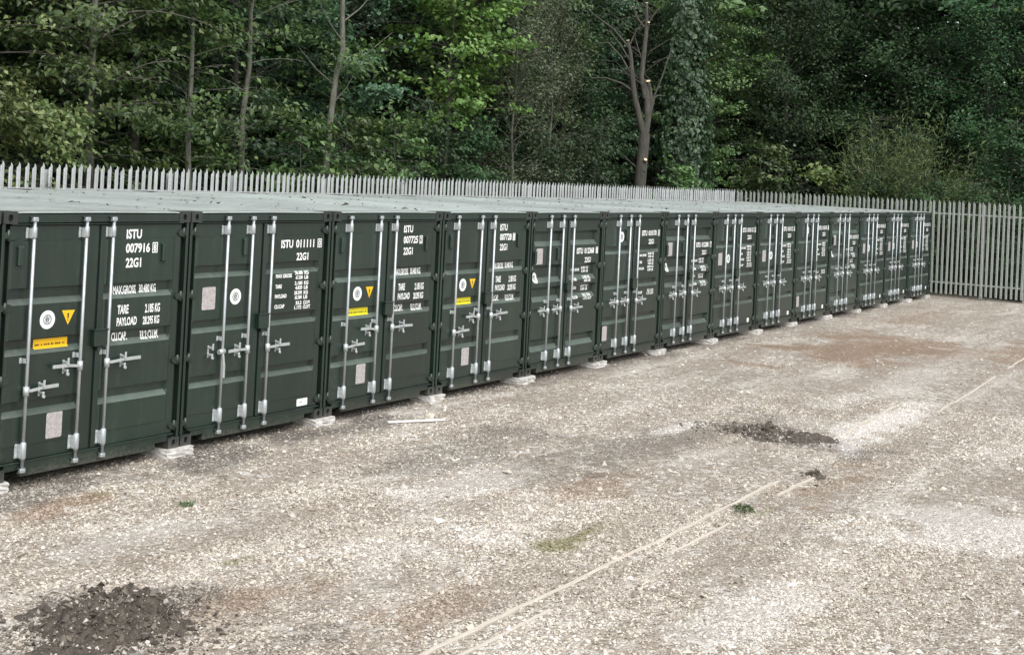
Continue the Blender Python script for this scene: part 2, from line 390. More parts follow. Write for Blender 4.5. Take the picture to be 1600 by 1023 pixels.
ROD_Y = -0.024
def rod_mesh():
    mb = MB(); mb.tube([(0, ROD_Y, 0.075), (0, ROD_Y, 2.53)], 0.0165, 10)
    for z in (0.085, 2.515):       # cams biting the keepers
        mb.bbox((-0.032, ROD_Y - 0.024, z - 0.022), (0.030, ROD_Y + 0.022, z + 0.022), 0.008)
    mb.tube([(0, ROD_Y, 0.185), (0, ROD_Y, 0.215), (0, ROD_Y, 0.345), (0, ROD_Y, 0.36)], [0.022, 0.031, 0.031, 0.022], 10)
    mb.tube([(0, ROD_Y, 2.33), (0, ROD_Y, 2.345), (0, ROD_Y, 2.43), (0, ROD_Y, 2.445)], [0.020, 0.026, 0.026, 0.020], 10)
    return mb.mesh('lock_rod', m_galv)
def bracket_mesh(z0, z1, w=0.05):
    w *= 0.8
    mb = MB(); mb.bbox((-0.068, DY - 0.014, z0), (-0.076 + w, DY - 0.0005, z1), 0.003)
    mb.box((-0.034, ROD_Y - 0.006, z0 + 0.004), (-0.026, DY - 0.003, z1 - 0.004))
    mb.tube([(-0.055, DY - 0.014, z0 + 0.02), (-0.055, DY - 0.021, z0 + 0.02)], 0.009, 6); mb.tube([(-0.055, DY - 0.014, z1 - 0.02), (-0.055, DY - 0.021, z1 - 0.02)], 0.009, 6)
    return mb.mesh('rod_bracket', m_galv2)
def handle_mesh(sgn, L, tilt):
    mb = MB()
    mb.tube([(0, ROD_Y, -0.055), (0, ROD_Y, 0.035)], 0.030, 10)
    y = ROD_Y - 0.018
    pts = [(0, ROD_Y - 0.012, 0), (sgn * 0.05, y, -0.004), (sgn * L * 0.5, y - 0.004, 0.004 + tilt * 0.5), (sgn * L, y, tilt)]
    for i in range(3):
        a, b = pts[i], pts[i + 1]; h = 0.014 if i < 2 else 0.017
        mb.add([(a[0], a[1] - .006, a[2] - h), (b[0], b[1] - .006, b[2] - h), (b[0], b[1] - .006, b[2] + h), (a[0], a[1] - .006, a[2] + h),
                (a[0], a[1] + .006, a[2] - h), (b[0], b[1] + .006, b[2] - h), (b[0], b[1] + .006, b[2] + h), (a[0], a[1] + .006, a[2] + h)],
               [(0,1,2,3),(7,6,5,4),(0,4,5,1),(3,2,6,7),(1,5,6,2),(0,3,7,4)])
    return mb.mesh('handle', m_galv2)
def retainer_mesh():
    mb = MB()
    mb.bbox((-0.013, DY - 0.012, -0.080), (0.013, DY - 0.001, 0.060), 0.003)
    mb.bbox((-0.013, ROD_Y - 0.036, 0.024), (0.013, DY - 0.004, 0.050), 0.004)
    mb.bbox((-0.013, ROD_Y - 0.040, 0.012), (0.013, ROD_Y - 0.030, 0.085), 0.004)
    mb.bbox((-0.012, ROD_Y - 0.034, -0.058), (0.012, DY - 0.004, -0.030), 0.004)
    mb.tube([(0, ROD_Y - 0.020, -0.075), (0, ROD_Y - 0.040, -0.075)], 0.017, 8)
    return mb.mesh('handle_retainer', m_galv2)
def recess_plate_mesh(sgn, L):
    mb = MB(); mb.add([(0, DY - 0.0125, -0.016), (sgn * L, DY - 0.0125, -0.010), (sgn * L, DY - 0.0125, 0.008), (0, DY - 0.0125, 0.002)], [(0, 1, 2, 3) if sgn > 0 else (3, 2, 1, 0)])
    return mb.mesh('handle_scuff', m_grey)
def lockbox_mesh(wd, z0, z1):
    mb = MB()
    mb.bbox((1.235 - wd / 2, DY - 0.062, z0), (1.235 + wd / 2, DY - 0.002, z1), 0.006)
    mb.bbox((1.235 - wd / 2 - 0.006, DY - 0.068, z1), (1.235 + wd / 2 + 0.008, DY - 0.002, z1 + 0.016), 0.003)
    mb.bbox((1.205, DY - 0.05, z0 - 0.045), (1.245, DY - 0.002, z0 - 0.004), 0.004)
    return mb.mesh('lock_box', m_paint)
def hinge_mesh(sgn):
    """lug between corner post and leaf; sgn=+1 for the right edge"""
    mb = MB(); a = 0
    vs = []; n = 7
    for y in (DY - 0.022, DY - 0.002):
        for k in range(n):
            an = math.pi * k / (n - 1)
            vs.append((-sgn * (0.075 * math.sin(an)), y, 0.042 * math.cos(an)))
    fs = [tuple(range(n)) if sgn > 0 else tuple(reversed(range(n)))] + [((k, k + n, k + n + 1, k + 1) if sgn > 0 else (k + 1, k + n + 1, k + n, k)) for k in range(n - 1)]
    mb.add(vs, fs)
    mb.tube([(sgn * 0.012, DY - 0.012, -0.055), (sgn * 0.012, DY - 0.012, 0.055)], 0.018, 8)
    mb.bbox((sgn * 0.012 if sgn > 0 else -0.055, DY - 0.020, -0.032), (0.055 if sgn > 0 else -0.012, DY - 0.004, 0.032), 0.004)
    return mb.mesh('hinge', m_paint)
def vent_mesh():
    mb = MB(); mb.bbox((-0.028, DY - 0.045, -0.095), (0.028, DY + 0.008, 0.095), 0.012)
    mb.bbox((-0.034, DY - 0.040, 0.080), (0.034, DY + 0.008, 0.105), 0.006)
    mb.bbox((-0.032, DY - 0.020, -0.115), (0.032, DY + 0.006, -0.094), 0.004)
    return mb.mesh('ventilator', m_paint)
def casting_mesh(bottom):
    """ISO corner casting, oval hole in front; x 0..0.162, y 0..0.178, z 0..0.118"""
    mb = MB(); W_, D_, H_ = 0.162, 0.178, 0.118; n = 16; cx, cz = W_ / 2, H_ / 2 + (0.004 if bottom else -0.004)
    rx, rz = 0.027, 0.036
    def sq(k):
        a = 2 * math.pi * k / n; c, s_ = math.cos(a), math.sin(a); q = max(abs(c), abs(s_)); return (cx + c / q * W_ / 2, H_ / 2 + s_ / q * H_ / 2)
    outer = [sq(k) for k in range(n)]; inner = [(cx + rx * math.cos(2*math.pi*k/n), cz + rz * math.sin(2*math.pi*k/n)) for k in range(n)]
    vs = [(u, 0, z) for u, z in outer] + [(u, 0, z) for u, z in inner] + [(u, 0.03, z) for u, z in inner] + [(u, D_, z) for u, z in outer]
    fs = []
    for k in range(n):
        j = (k + 1) % n
        fs += [(k, j, n + j, n + k), (n + k, n + j, 2*n + j, 2*n + k), (j, k, 3*n + k, 3*n + j)]
    fs.append(tuple(3*n + k for k in reversed(range(n)))); mb.add(vs, fs)
    me = mb.mesh('corner_casting', [m_cast, m_dark])
    mb2 = [(u, 0.029, z) for u, z in inner]
    bm = bmesh.new(); bm.from_mesh(me); q = [bm.verts.new(p) for p in mb2]; f = bm.faces.new(q); f.material_index = 1; bm.to_mesh(me); bm.free(); return me
def wall_profile(n, L, d):
    """trapezoidal corrugation points (s, depth)"""
    p = L / n; out = []
    for k in range(n):
        s = k * p; out += [(s, 0), (s + p * .27, 0), (s + p * .5, d), (s + p * .77, d)]
    out.append((L, 0)); return out
def sidewall_mesh(sgn):
    mb = MB(); pr = wall_profile(20, CL - 0.36, 0.036); vs = []
    for s, d in pr:
        x = d if sgn < 0 else -d
        vs += [(x, 0.18 + s, 0.16), (x, 0.18 + s, 2.50)]
    mb.add(vs, [((2*k, 2*k+2, 2*k+3, 2*k+1) if sgn > 0 else (2*k+1, 2*k+3, 2*k+2, 2*k)) for k in range(len(pr) - 1)]); return mb.mesh('side_wall', m_paint)
def endwall_mesh():
    mb = MB(); pr = wall_profile(9, CW - 0.30, 0.045); vs = []
    for s, d in pr: vs += [(0.15 + s, CL - 0.02 - d, 0.16), (0.15 + s, CL - 0.02 - d, 2.50)]
    mb.add(vs, [(2*k+1, 2*k+3, 2*k+2, 2*k) for k in range(len(pr) - 1)]); return mb.mesh('end_wall', m_paint)
def roof_mesh():
    xs = [0.004, 0.055, 0.075, 0.17, 0.22, 1.219, 2.218, 2.268, 2.363, 2.383, 2.434]; win = [0, 0, 0, 0, 1, 1, 1, 0, 0, 0, 0]
    base = [2.572, 2.572, 2.584, 2.586, 2.588, 2.592, 2.588, 2.586, 2.584, 2.572, 2.572]
    ys = [0.0, 0.012, 0.03, 0.30, 0.31]; hs_ = [2.570, 2.583, 2.585, 2.585, 2.577]; prof = [(0.0, -0.012), (0.012, 0), (0.30, 0)]
    y = 0.34; p = 0.209
    while y < CL - 0.4:
        prof += [(y, 0), (y + 0.045, -0.017), (y + 0.095, -0.017), (y + 0.14, 0)]; y += p
    prof += [(CL - 0.012, 0), (CL, -0.012)]
    vs = []; n = len(xs)
    for yy, d in prof:
        for x, k, b in zip(xs, win, base): vs.append((x, yy, b + (d if (k or yy < 0.02 or yy > CL - 0.02) else 0)))
    fs = [(i*n+k, i*n+k+1, (i+1)*n+k+1, (i+1)*n+k) for i in range(len(prof) - 1) for k in range(n - 1)]
    mb = MB(); mb.add(vs, fs); return mb.mesh('roof', m_roof)
def header_mesh():
    mb = MB(); mb.bbox((0.160, 0.002, 2.478), (CW - 0.160, 0.09, 2.568), 0.006)
    mb.add([(0.10, 0.004, 2.476), (CW - 0.10, 0.004, 2.476), (CW - 0.10, 0.05, 2.452), (0.10, 0.05, 2.452)], [(3, 2, 1, 0)])
    mb.bbox((0.10, -0.012, 2.462), (CW - 0.10, 0.03, 2.472), 0.003)     # drip lip
    mb.bbox((1.02, -0.004, 2.488), (1.30, 0.01, 2.505), 0.003)
    return mb.mesh('door_header', m_paint)
def sill_mesh():
    mb = MB(); mb.bbox((0.345, 0.001, 0.022), (CW - 0.345, 0.09, 0.158), 0.005)
    mb.bbox((0.162, 0.006, 0.088), (0.346, 0.09, 0.156), 0.005); mb.bbox((CW - 0.346, 0.006, 0.088), (CW - 0.162, 0.09, 0.156), 0.005)
    mb.bbox((0.10, -0.014, 0.1585), (CW - 0.10, 0.08, 0.170), 0.003)
    return mb.mesh('door_sill', m_paint)
def post_mesh(x0, x1, front):
    mb = MB()
    if front:
        mb.bbox((x0, 0.0015, 0.115), (x1, 0.115, 2.476), 0.008)
    else: mb.bbox((x0, CL - 0.10, 0.115), (x1, CL - 0.001, 2.476), 0.008)
    return mb.mesh('corner_post', m_paint)
def rail_mesh(x0, x1, z0, z1):
    mb = MB(); mb.bbox((x0, 0.178, z0), (x1, CL - 0.178, z1), 0.006); return mb.mesh('side_rail', m_paint)
def floor_mesh():
    mb = MB(); mb.box((0.05, 0.06, 0.13), (CW - 0.05, CL - 0.06, 0.158))
    for k in range(14): mb.box((0.06, 0.30 + k * 0.41, 0.03), (CW - 0.06, 0.345 + k * 0.41, 0.13))
    return mb.mesh('underframe', m_rubber)
def jamb_mesh(x0, x1):
    mb = MB(); mb.box((x0, 0.075, 0.16), (x1, 0.118, 2.47)); return mb.mesh('door_jamb', m_rubber)

RODS = {'A': (0.355, 0.985, 1.335), 'B': (0.560, 0.975, 1.330), 'C': (0.560, 0.975, 1.335)}
# handles: (rod index, side, length, z, tilt)
HAND = {'A': [(0, 1, 0.37, 0.860, 0.012), (1, -1, 0.35, 1.050, 0.012), (2, 1, 0.44, 1.045, 0.0)],
        'B': [(0, -1, 0.33, 1.000, 0.0), (1, -1, 0.33, 1.000, 0.0), (2, 1, 0.37, 0.990, 0.0)],
        'C': [(0, -1, 0.33, 1.005, 0.0), (1, -1, 0.30, 1.015, 0.0), (2, 1, 0.37, 1.000, 0.0)]}

KIND = ['B', 'A', 'B', 'A', 'A', 'C', 'B', 'C', 'B', 'B', 'B', 'C', 'B', 'B', 'B']
ORD = ['', 'first', 'second', 'third', 'fourth', 'fifth', 'sixth', 'seventh', 'eighth', 'ninth', 'tenth', 'eleventh', 'twelfth', 'thirteenth', 'fourteenth']
LAB = ['dark green shipping container cut off by the left picture edge',
 'dark green shipping container marked 007916 with yellow stickers, nearest whole one',
 'dark green shipping container marked 011111 with one door handle hanging down, second from the left',
 'dark green shipping container marked 007725 with yellow stickers, third from the left',
 'dark green shipping container marked 007728, fourth from the left and last one with yellow stickers',
 'dark green shipping container with four wide door pressings, fifth from the left',
 'dark green shipping container with its oval seal high on the door, sixth from the left',
 'dark green shipping container with wide door pressings, seventh from the left',
 'dark green shipping container with white tag low on its door, eighth from left',
 'dark green shipping container with plate and oval seal side by side, ninth from the left',
 'dark green shipping container with oval seal high up, tenth from the left',
 'faded green shipping container with wide pressings, fourth from the far right end of the row',
 'dark green shipping container third from the far right end of the row',
 'dark green shipping container next to the last one at the far right end',
 'dark green shipping container at the far right end of the row, beside the fence']

def build_container(i):
    kind = KIND[i]; r = np.random.default_rng(100 + i)
    root = empty('shipping_container', ((i - 1) * PITCH + GAP / 2, float(r.normal(0, 0.006)), BZ))
    tag(root, LAB[i], 'container', 'green shipping containers standing side by side in a row')
    # body
    obj('roof', shared('roof', roof_mesh), root)
    obj('side_wall', shared('swl', lambda: sidewall_mesh(-1)), root, (0.012, 0, 0)); obj('side_wall', shared('swr', lambda: sidewall_mesh(1)), root, (CW - 0.012, 0, 0))
    obj('end_wall', shared('ew', endwall_mesh), root); obj('underframe', shared('fl', floor_mesh), root)
    for x0, x1 in ((0.002, 0.060), (CW - 0.060, CW - 0.002)):
        obj('side_rail', shared(('rt', x0), lambda: rail_mesh(x0, x1, 2.50, 2.566)), root); obj('side_rail', shared(('rb', x0), lambda: rail_mesh(x0, x1, 0.03, 0.165)), root)
        for fr in (True, False):
            obj('corner_post', shared(('post', x0, fr), lambda: post_mesh(x0 if x0 < 1 else x1 - 0.036, x1 if x0 > 1 else x0 + 0.036, fr)), root)
    for bot in (True, False):
        me = shared(('cast', bot), lambda: casting_mesh(bot))
        z = 0 if bot else CH - 0.118
        for x in (0.0, CW - 0.162):
            obj('corner_casting', me, root, (x, -0.004, z))
            o = obj('corner_casting', me, root, (x + 0.162, CL + 0.004, z), math.pi)
    obj('door_header', shared('hdr', header_mesh), root); obj('door_sill', shared('sill', sill_mesh), root); obj('door_jamb', shared('jambl', lambda: jamb_mesh(0.0385, 0.115)), root); obj('door_jamb', shared('jambr', lambda: jamb_mesh(CW - 0.115, CW - 0.0385)), root)
    g = obj('gasket', shared('gask', lambda: MB().box((1.186, DY + 0.012, DZ0), (1.206, DY + 0.05, DZ1)).mesh('gasket', m_rubber)), root)
    # doors
    L = obj('door', leaf_mesh(kind, 0.100, 1.184, 0.135, 1.015), root); Rr = obj('door', leaf_mesh(kind, 1.208, CW - 0.105, 1.305, 2.225), root)
    obj('overlap_strip', shared('ovl', lambda: MB().bbox((1.212, DY - 0.012, DZ0), (1.272, DY - 0.001, DZ1), 0.004).mesh('overlap_strip', m_paint)), Rr)
    if i == 11:
        pass
    for k, u in enumerate(RODS[kind]):
        dr = L if k < 2 else Rr; u += float(r.normal(0, 0.004))
        obj('lock_rod', shared('rod', rod_mesh), dr, (u, 0, 0))
        obj('rod_bracket', shared('br0', lambda: bracket_mesh(0.205, 0.345)), dr, (u, 0, 0)); obj('rod_bracket', shared('br1', lambda: bracket_mesh(2.33, 2.435, 0.044)), dr, (u, 0, 0))
        obj('rod_bracket', shared('br2', lambda: bracket_mesh(1.12, 1.175, 0.045)), dr, (u, 0, 0.0))
        for z in (0.085, 2.515): obj('cam_keeper', shared('keep', lambda: MB().bbox((-0.045, -0.026, -0.030), (0.045, 0.003, -0.010), 0.004).bbox((-0.045, -0.026, 0.010), (0.045, 0.003, 0.030), 0.004).mesh('cam_keeper', m_cast)), dr, (u, 0, z))
        kk, sgn, Ln, z, tilt = HAND[kind][k]
        if i == 2 and k == 0:
            # handle hangs loose along its rod, its retainer stands empty
            o = obj('handle', shared(('hnd', 1, 0.30, 0.0), lambda: handle_mesh(1, 0.30, 0.0)), dr, (u - 0.005, 0, z)); o.rotation_euler.y = math.radians(86)
            obj('handle_retainer', shared('ret', retainer_mesh), dr, (u - 0.19, 0, 1.02))
        else:
            tl = tilt + float(r.normal(0, 0.006))
            obj('handle', handle_mesh(sgn, Ln, tl), dr, (u, 0, z))
            obj('handle_retainer', shared('ret', retainer_mesh), dr, (u + sgn * Ln * 0.50, 0, z))
    obj('lock_box', shared(('lb', kind), lambda: lockbox_mesh(0.17, 1.215, 1.375) if kind != 'C' else lockbox_mesh(0.13, 1.30, 1.40)), Rr)
    for z in (2.36, 1.665, 0.965, 0.25):
        obj('hinge', shared('hgl', lambda: hinge_mesh(-1)), L, (0.088, 0, z)); obj('hinge', shared('hgr', lambda: hinge_mesh(1)), Rr, (CW - 0.088, 0, z))
    vm = shared('vent', vent_mesh)
    if kind == 'A':
        obj('ventilator', vm, L, (0.215, 0, 2.155)); obj('ventilator', vm, Rr, (2.075, 0, 2.145))
    elif kind == 'B': obj('ventilator', vm, L, (0.885, 0, 2.175))
    else:
        obj('ventilator', vm, L, (0.145, 0, 1.86)); obj('ventilator', vm, L, (0.87, 0, 1.90))
    # prints and plates
    def T(s, u0, u1, z0, z1, bold=0.032): obj('lettering', text_mesh(s, u0, u1, z0, z1, kind, bold), Rr)
    def seal(u, z, rr=0.092):
        o = obj('seal_sticker', ring_mesh('seal_sticker', u, z, 0.0, rr, kind, m_white, 0.0022), L)
        obj('lettering', ring_mesh('lettering', u, z, rr * 0.42, rr * 0.56, kind, m_grey, 0.0032), L)
        mb = MB()
        for a in (30, 100, 160, 230, 300): 
            a = math.radians(a); q = rr * 0.2; x, y = u + q * math.cos(a), z + q * math.sin(a); h = rr * 0.09
            mb.add([(x - h, 0, y - 2*h), (x + h, 0, y - 2*h), (x + h, 0, y + 2*h), (x - h, 0, y + 2*h)], [(0, 1, 2, 3)])
        obj('lettering', conform(mb.mesh('lettering', m_grey), kind, 0.0032), L)
    def plate(u0, u1, z0, z1):
        mb = MB(); obj('data_plate', poly_mesh('data_plate', rect_pts(u0, u1, z0, z1, 0.018), kind, m_plate, 0.004), L)
    def boxnum(u0, u1, z0, z1, ch):
        t_ = 0.011; mb = MB()
        for a in ((u0, u1, z0, z0 + t_), (u0, u1, z1 - t_, z1), (u0, u0 + t_, z0 + t_, z1 - t_), (u1 - t_, u1, z0 + t_, z1 - t_)):
            mb.add([(a[0], 0, a[2]), (a[1], 0, a[2]), (a[1], 0, a[3]), (a[0], 0, a[3])], [(0, 1, 2, 3)])
        obj('lettering', conform(mb.mesh('lettering', m_white), kind, 0.0025), Rr); T(ch, u0 + 0.018, u1 - 0.018, z0 + 0.016, z1 - 0.016)
    if i == 0: return root
    num, chk = NUM[i].split()
    if kind == 'A':
        T('ISTU', 1.555, 1.765, 2.305, 2.405); T(num, 1.545, 1.880, 2.155, 2.258); boxnum(1.915, 1.990, 2.150, 2.262, chk); T('22G1', 1.553, 1.766, 2.002, 2.104)
        T('MAX.GROSS', 1.445, 1.755, 1.722, 1.812); T('30.480 KG', 1.800, 2.040, 1.724, 1.814)
        T('TARE', 1.475, 1.625, 1.520, 1.615); T('2.185 KG', 1.855, 2.068, 1.512, 1.607)
        T('PAYLOAD', 1.472, 1.747, 1.394, 1.484); T('28.295 KG', 1.832, 2.066, 1.386, 1.476)
        T('CU.CAP.', 1.456, 1.664, 1.235, 1.325); T('33.2 CU.M', 1.845, 2.095, 1.225, 1.316)
        seal(0.585, 1.525); plate(0.635, 0.830, 0.345, 0.600)
        o = obj('warning_sticker', poly_mesh('warning_sticker', [(0.757, 1.606), (0.838, 1.458), (0.918, 1.602)], kind, m_yellow, 0.0024), L)
        mb = MB(); mb.add([(0.830, 0, 1.52), (0.842, 0, 1.52), (0.848, 0, 1.575), (0.826, 0, 1.575)], [(0, 1, 2, 3)]); mb.add([(0.830, 0, 1.500), (0.842, 0, 1.500), (0.842, 0, 1.511), (0.830, 0, 1.511)], [(0, 1, 2, 3)])
        obj('lettering', conform(mb.mesh('lettering', m_black), kind, 0.0036), L)
        o = obj('yellow_strip', poly_mesh('yellow_strip', rect_pts(0.470, 0.885, 1.236, 1.332), kind, m_yellow if i == 1 else m_yellow2, 0.0024), L)
        mb = MB(); u = 0.490
        while u < 0.85:
            wd = float(r.uniform(0.008, 0.02)); hh = float(r.uniform(0.006, 0.010)); mb.add([(u, 0, 1.275 - hh), (u + wd, 0, 1.275 - hh), (u + wd, 0, 1.275 + hh), (u, 0, 1.275 + hh)], [(0, 1, 2, 3)]); u += wd + float(r.choice([0.005, 0.005, 0.02]))
        obj('lettering', conform(mb.mesh('lettering', m_black), kind, 0.0036), L)
    else:
        dz = -0.265 if kind == 'C' else 0.0
        T('ISTU', 1.520, 1.735, 2.150 + dz, 2.250 + dz); T(num, 1.790, 2.130, 2.150 + dz, 2.250 + dz); boxnum(2.195, 2.275, 2.145 + dz, 2.255 + dz, chk); T('22G1', 1.810, 2.030, 1.995 + dz, 2.090 + dz)
        rows = [('MAX GROSS', '30.480', '67.200', 1.815), ('TARE', '2.185', '4.820', 1.690), ('PAYLOAD', '28.295', '62.380', 1.572), ('CU.CAP', '33.2', '1.172', 1.448)]
        if kind == 'C': rows = [(a, b, c_, z - 0.20 - 0.03 * n_) for n_, (a, b, c_, z) in enumerate(rows)]
        if i in (6, 10): rows = [(a, b, c_, z - 0.02) for a, b, c_, z in rows[:3]] + [(rows[3][0], rows[3][1], rows[3][2], 1.115)]
        for a, b, c_, z in rows:
            wd = {'MAX GROSS': 0.29, 'TARE': 0.115, 'PAYLOAD': 0.21, 'CU.CAP': 0.18}[a]
            T(a, 1.452, 1.452 + wd, z - 0.024, z + 0.024, 0.045)
            cu_ = a == 'CU.CAP'
            T(b, 1.800 if not cu_ else 1.835, 1.945, z + 0.004, z + 0.050, 0.042); T('KG' if not cu_ else 'CU.M', 1.975, 2.055 if not cu_ else 2.095, z + 0.004, z + 0.050, 0.042)
            T(c_, 1.815, 1.945, z - 0.052, z - 0.006, 0.042); T('LB' if not cu_ else 'CU.FT', 1.975, 2.050 if not cu_ else 2.110, z - 0.052, z - 0.006, 0.042)
        if kind == 'C': seal(0.235, 1.535, 0.085); plate(0.180, 0.390, 1.750, 2.005)
        elif i in (6, 10): seal(0.705, 2.146); plate(0.110, 0.290, 0.340, 0.595)
        else: seal(0.775, 1.610); plate(0.235, 0.445, 1.485, 1.740)
        if i in (2, 8, 9, 10, 12, 13, 14):
            w2 = 0.2 if i == 2 else 0.115
            obj('white_tag', poly_mesh('white_tag', rect_pts(2.06 - w2 / 2, 2.06 + w2 / 2, 0.196, 0.285, 0.01), kind, m_white, 0.003), Rr)
            if i == 2:
                obj('lettering', poly_mesh('lettering', rect_pts(2.01, 2.06, 0.236, 0.246), kind, m_grey, 0.004), Rr)
    if i == 11:
        for o in [c_ for c_ in (L, Rr)]:
            o.data = o.data.copy(); o.data.materials[0] = m_paint_w
    return root
conts = [build_container(i) for i in range(len(KIND))]

# paving slabs under the meeting corners
def slab_mesh(seed):
    r = np.random.default_rng(seed); wd, dp, h = 0.40 + r.uniform(-.05, .06), 0.42 + r.uniform(-.05, .05), BZ + 0.012
    bm = bmesh.new(); bmesh.ops.create_cube(bm, size=1)
    for v in bm.verts: v.co = Vector((v.co.x * wd, v.co.y * dp, v.co.z * h - h / 2))
    bmesh.ops.subdivide_edges(bm, edges=bm.edges[:], cuts=3, use_grid_fill=True)
    for v in bm.verts:
        if v.co.z > -0.001: continue
        v.co += Vector((r.normal(0, .006), r.normal(0, .006), r.normal(0, .003)))
    for v in bm.verts:      # chipped corners
        if abs(abs(v.co.x) - wd / 2) < 0.02 and abs(abs(v.co.y) - dp / 2) < 0.02: v.co.x *= r.uniform(0.93, 1.0); v.co.y *= r.uniform(0.93, 1.0)
    me = bpy.data.meshes.new('concrete_block'); bm.to_mesh(me); bm.free(); me.materials.append(m_slab); return me
for i in range(0, 15):
    r = np.random.default_rng(500 + i); x = i * PITCH + float(r.normal(0, 0.03))
    if i == 14: x -= 0.14
    where = ('under the front left corner of the container marked 007916' if i == 0 else 'under the front corner of the last container by the side fence' if i == 14 else
             'under the front corners where the %s and %s containers meet' % (ORD[i], ORD[i + 1]))
    o = obj('concrete_block', slab_mesh(i), None, (x, 0.165 + float(r.uniform(-0.04, 0.02)), BZ - 0.001), float(r.normal(0, 0.06)))
    tag(o, 'pale concrete block ' + where, 'concrete block', 'concrete slabs under the containers')

# ------------------------------------------------------------------ palisade fence
def pale_mesh(mat):
    """W-section pale 3.0 m tall with a pointed head"""
    xs = [-0.038, -0.023, -0.012, 0.0, 0.012, 0.023, 0.038]; ys = [0.012, -0.008, -0.008, 0.006, -0.008, -0.008, 0.012]
    top = [2.915, 2.945, 2.975, 3.0, 2.975, 2.945, 2.915]; mb = MB(); n = 7; vs = []
    for th in (0, 0.003):
        for k in range(n): vs.append((xs[k], ys[k] + th, 0.02))
        for k in range(n): vs.append((xs[k], ys[k] + th, top[k]))
    fs = []
    for k in range(n - 1):
        fs.append((k, k + 1, n + k + 1, n + k)); fs.append((2*n + k + 1, 2*n + k, 3*n + k, 3*n + k + 1)); fs.append((n + k, n + k + 1, 3*n + k + 1, 3*n + k))
    fs += [(0, n, 3*n, 2*n), (n - 1, 3*n - 1, 4*n - 1, 2*n - 1)]
    mb.add(vs, fs); return mb.mesh('pale', mat)
def fence(length, posts, label, loc, rz, mat):
    pale_me = pale_mesh(mat)
    root = empty('palisade_fence', loc, rz); tag(root, label, 'fence', 'galvanised palisade fences round the yard')
    r = np.random.default_rng(int(length * 10)); x = 0.05
    n = int(length / 0.153)
    for k in range(n):
        o = obj('pale', pale_me, root, (0.05 + k * 0.153, float(r.normal(0, .002)), 0.07 + float(r.normal(0, .008)))); o.rotation_euler.y = float(r.normal(0, 0.004)); o.rotation_euler.z = float(r.normal(0, .08))
    for z in (0.42, 2.62):
        mb = MB(); mb.box((0, 0.016, z), (length, 0.021, z + 0.050)); mb.box((0, 0.016, z + 0.045), (length, 0.062, z + 0.050)); obj('rail', mb.mesh('rail', mat), root)
    pm = MB(); pm.box((-0.05, 0.070, 0), (0.05, 0.076, 2.96)); pm.box((-0.05, 0.135, 0), (0.05, 0.141, 2.96)); pm.box((-0.004, 0.076, 0), (0.004, 0.135, 2.96)); pme = pm.mesh('post', mat)
    for p in posts: obj('post', pme, root, (p, 0, 0))
    return root
BX0 = 0.9
back = fence(35.5 - BX0, [q - BX0 for q in (3.5, 6.26, 9.01, 10.6, 13.32, 16.03, 18.84, 21.56, 24.23, 27.01, 29.84, 32.73, 35.44)],
             'long galvanised palisade fence behind the containers, only its pointed tops showing over the roofs', (BX0, 7.0, 0), 0, m_fence)
side = fence(14.6, [0.06, 2.80, 5.55, 8.30, 9.60, 12.3], 'galvanised palisade fence closing the right end of the yard past the last container', (35.45, 6.95, 0), -math.pi / 2, m_fence_side)

# ------------------------------------------------------------------ loose stone on the yard (uncountable)
def stones_mesh(name, P, size, mat, rng, flat=0.6):
    n = len(P); base = np.array([[1,0,0],[-1,0,0],[0,1,0],[0,-1,0],[0,0,1],[0,0,-1]], float)
    tri = np.array([[0,2,4],[2,1,4],[1,3,4],[3,0,4],[2,0,5],[1,2,5],[3,1,5],[0,3,5]])
    v = base[None] * rng.uniform(0.65, 1.15, (n, 6, 1)) + rng.normal(0, 0.13, (n, 6, 3)); v[:, :, 2] *= flat
    a = rng.uniform(0, 6.283, n); ca, sa = np.cos(a)[:, None], np.sin(a)[:, None]
    x = v[:, :, 0] * ca - v[:, :, 1] * sa; y = v[:, :, 0] * sa + v[:, :, 1] * ca
    tl = rng.normal(0, 0.35, (n, 2)); z = v[:, :, 2] + x * tl[:, :1] + y * tl[:, 1:]
    V = np.stack([x, y, z], -1) * size[:, None, None] + P[:, None, :]
    Fc = tri[None] + 6 * np.arange(n)[:, None, None]
    return np_mesh(name, V.reshape(-1, 3), Fc.reshape(-1, 3), mat)
t = NT('loose_stone'); gi = t.n('ShaderNodeNewGeometry'); co = (gi, 'Position')
c = t.ramp((gi, 'Random Per Island'), [(0.0, (0.17, 0.142, 0.115)), (0.13, (0.27, 0.232, 0.192)), (0.35, (0.40, 0.353, 0.29)), (0.62, (0.54, 0.495, 0.42)), (0.90, (0.63, 0.588, 0.515)), (1.0, (0.74, 0.71, 0.66))])
big = t.noise(co, 0.55, 6, 0.62)
c = t.mix(t.ramp(big, [(0.38, g3(0.35)), (0.62, g3(0))]), c, (0.23, 0.19, 0.155))
mpx = t.n('ShaderNodeMapping'); t.l(co[0], co[1], mpx, 0); mpx.inputs['Scale'].default_value = (0.22, 1.25, 1); mpx.inputs['Rotation'].default_value = (0, 0, 0.12)
stk = t.noise((mpx, 0), 1.0, 6, 0.68)
c = t.mix(t.ramp(stk, [(0.36, g3(0.5)), (0.52, g3(0))]), c, (0.245, 0.205, 0.165)); c = t.mix(t.ramp(stk, [(0.52, g3(0)), (0.70, g3(0.35))]), c, (0.60, 0.555, 0.50))
soil, dark, chalk, moss = patch_masks(t, co)
c = t.mix(t.math('MULTIPLY', soil, 0.55), c, (0.20, 0.125, 0.075)); c = t.mix(t.math('MULTIPLY', dark, 0.45), c, (0.09, 0.078, 0.066))
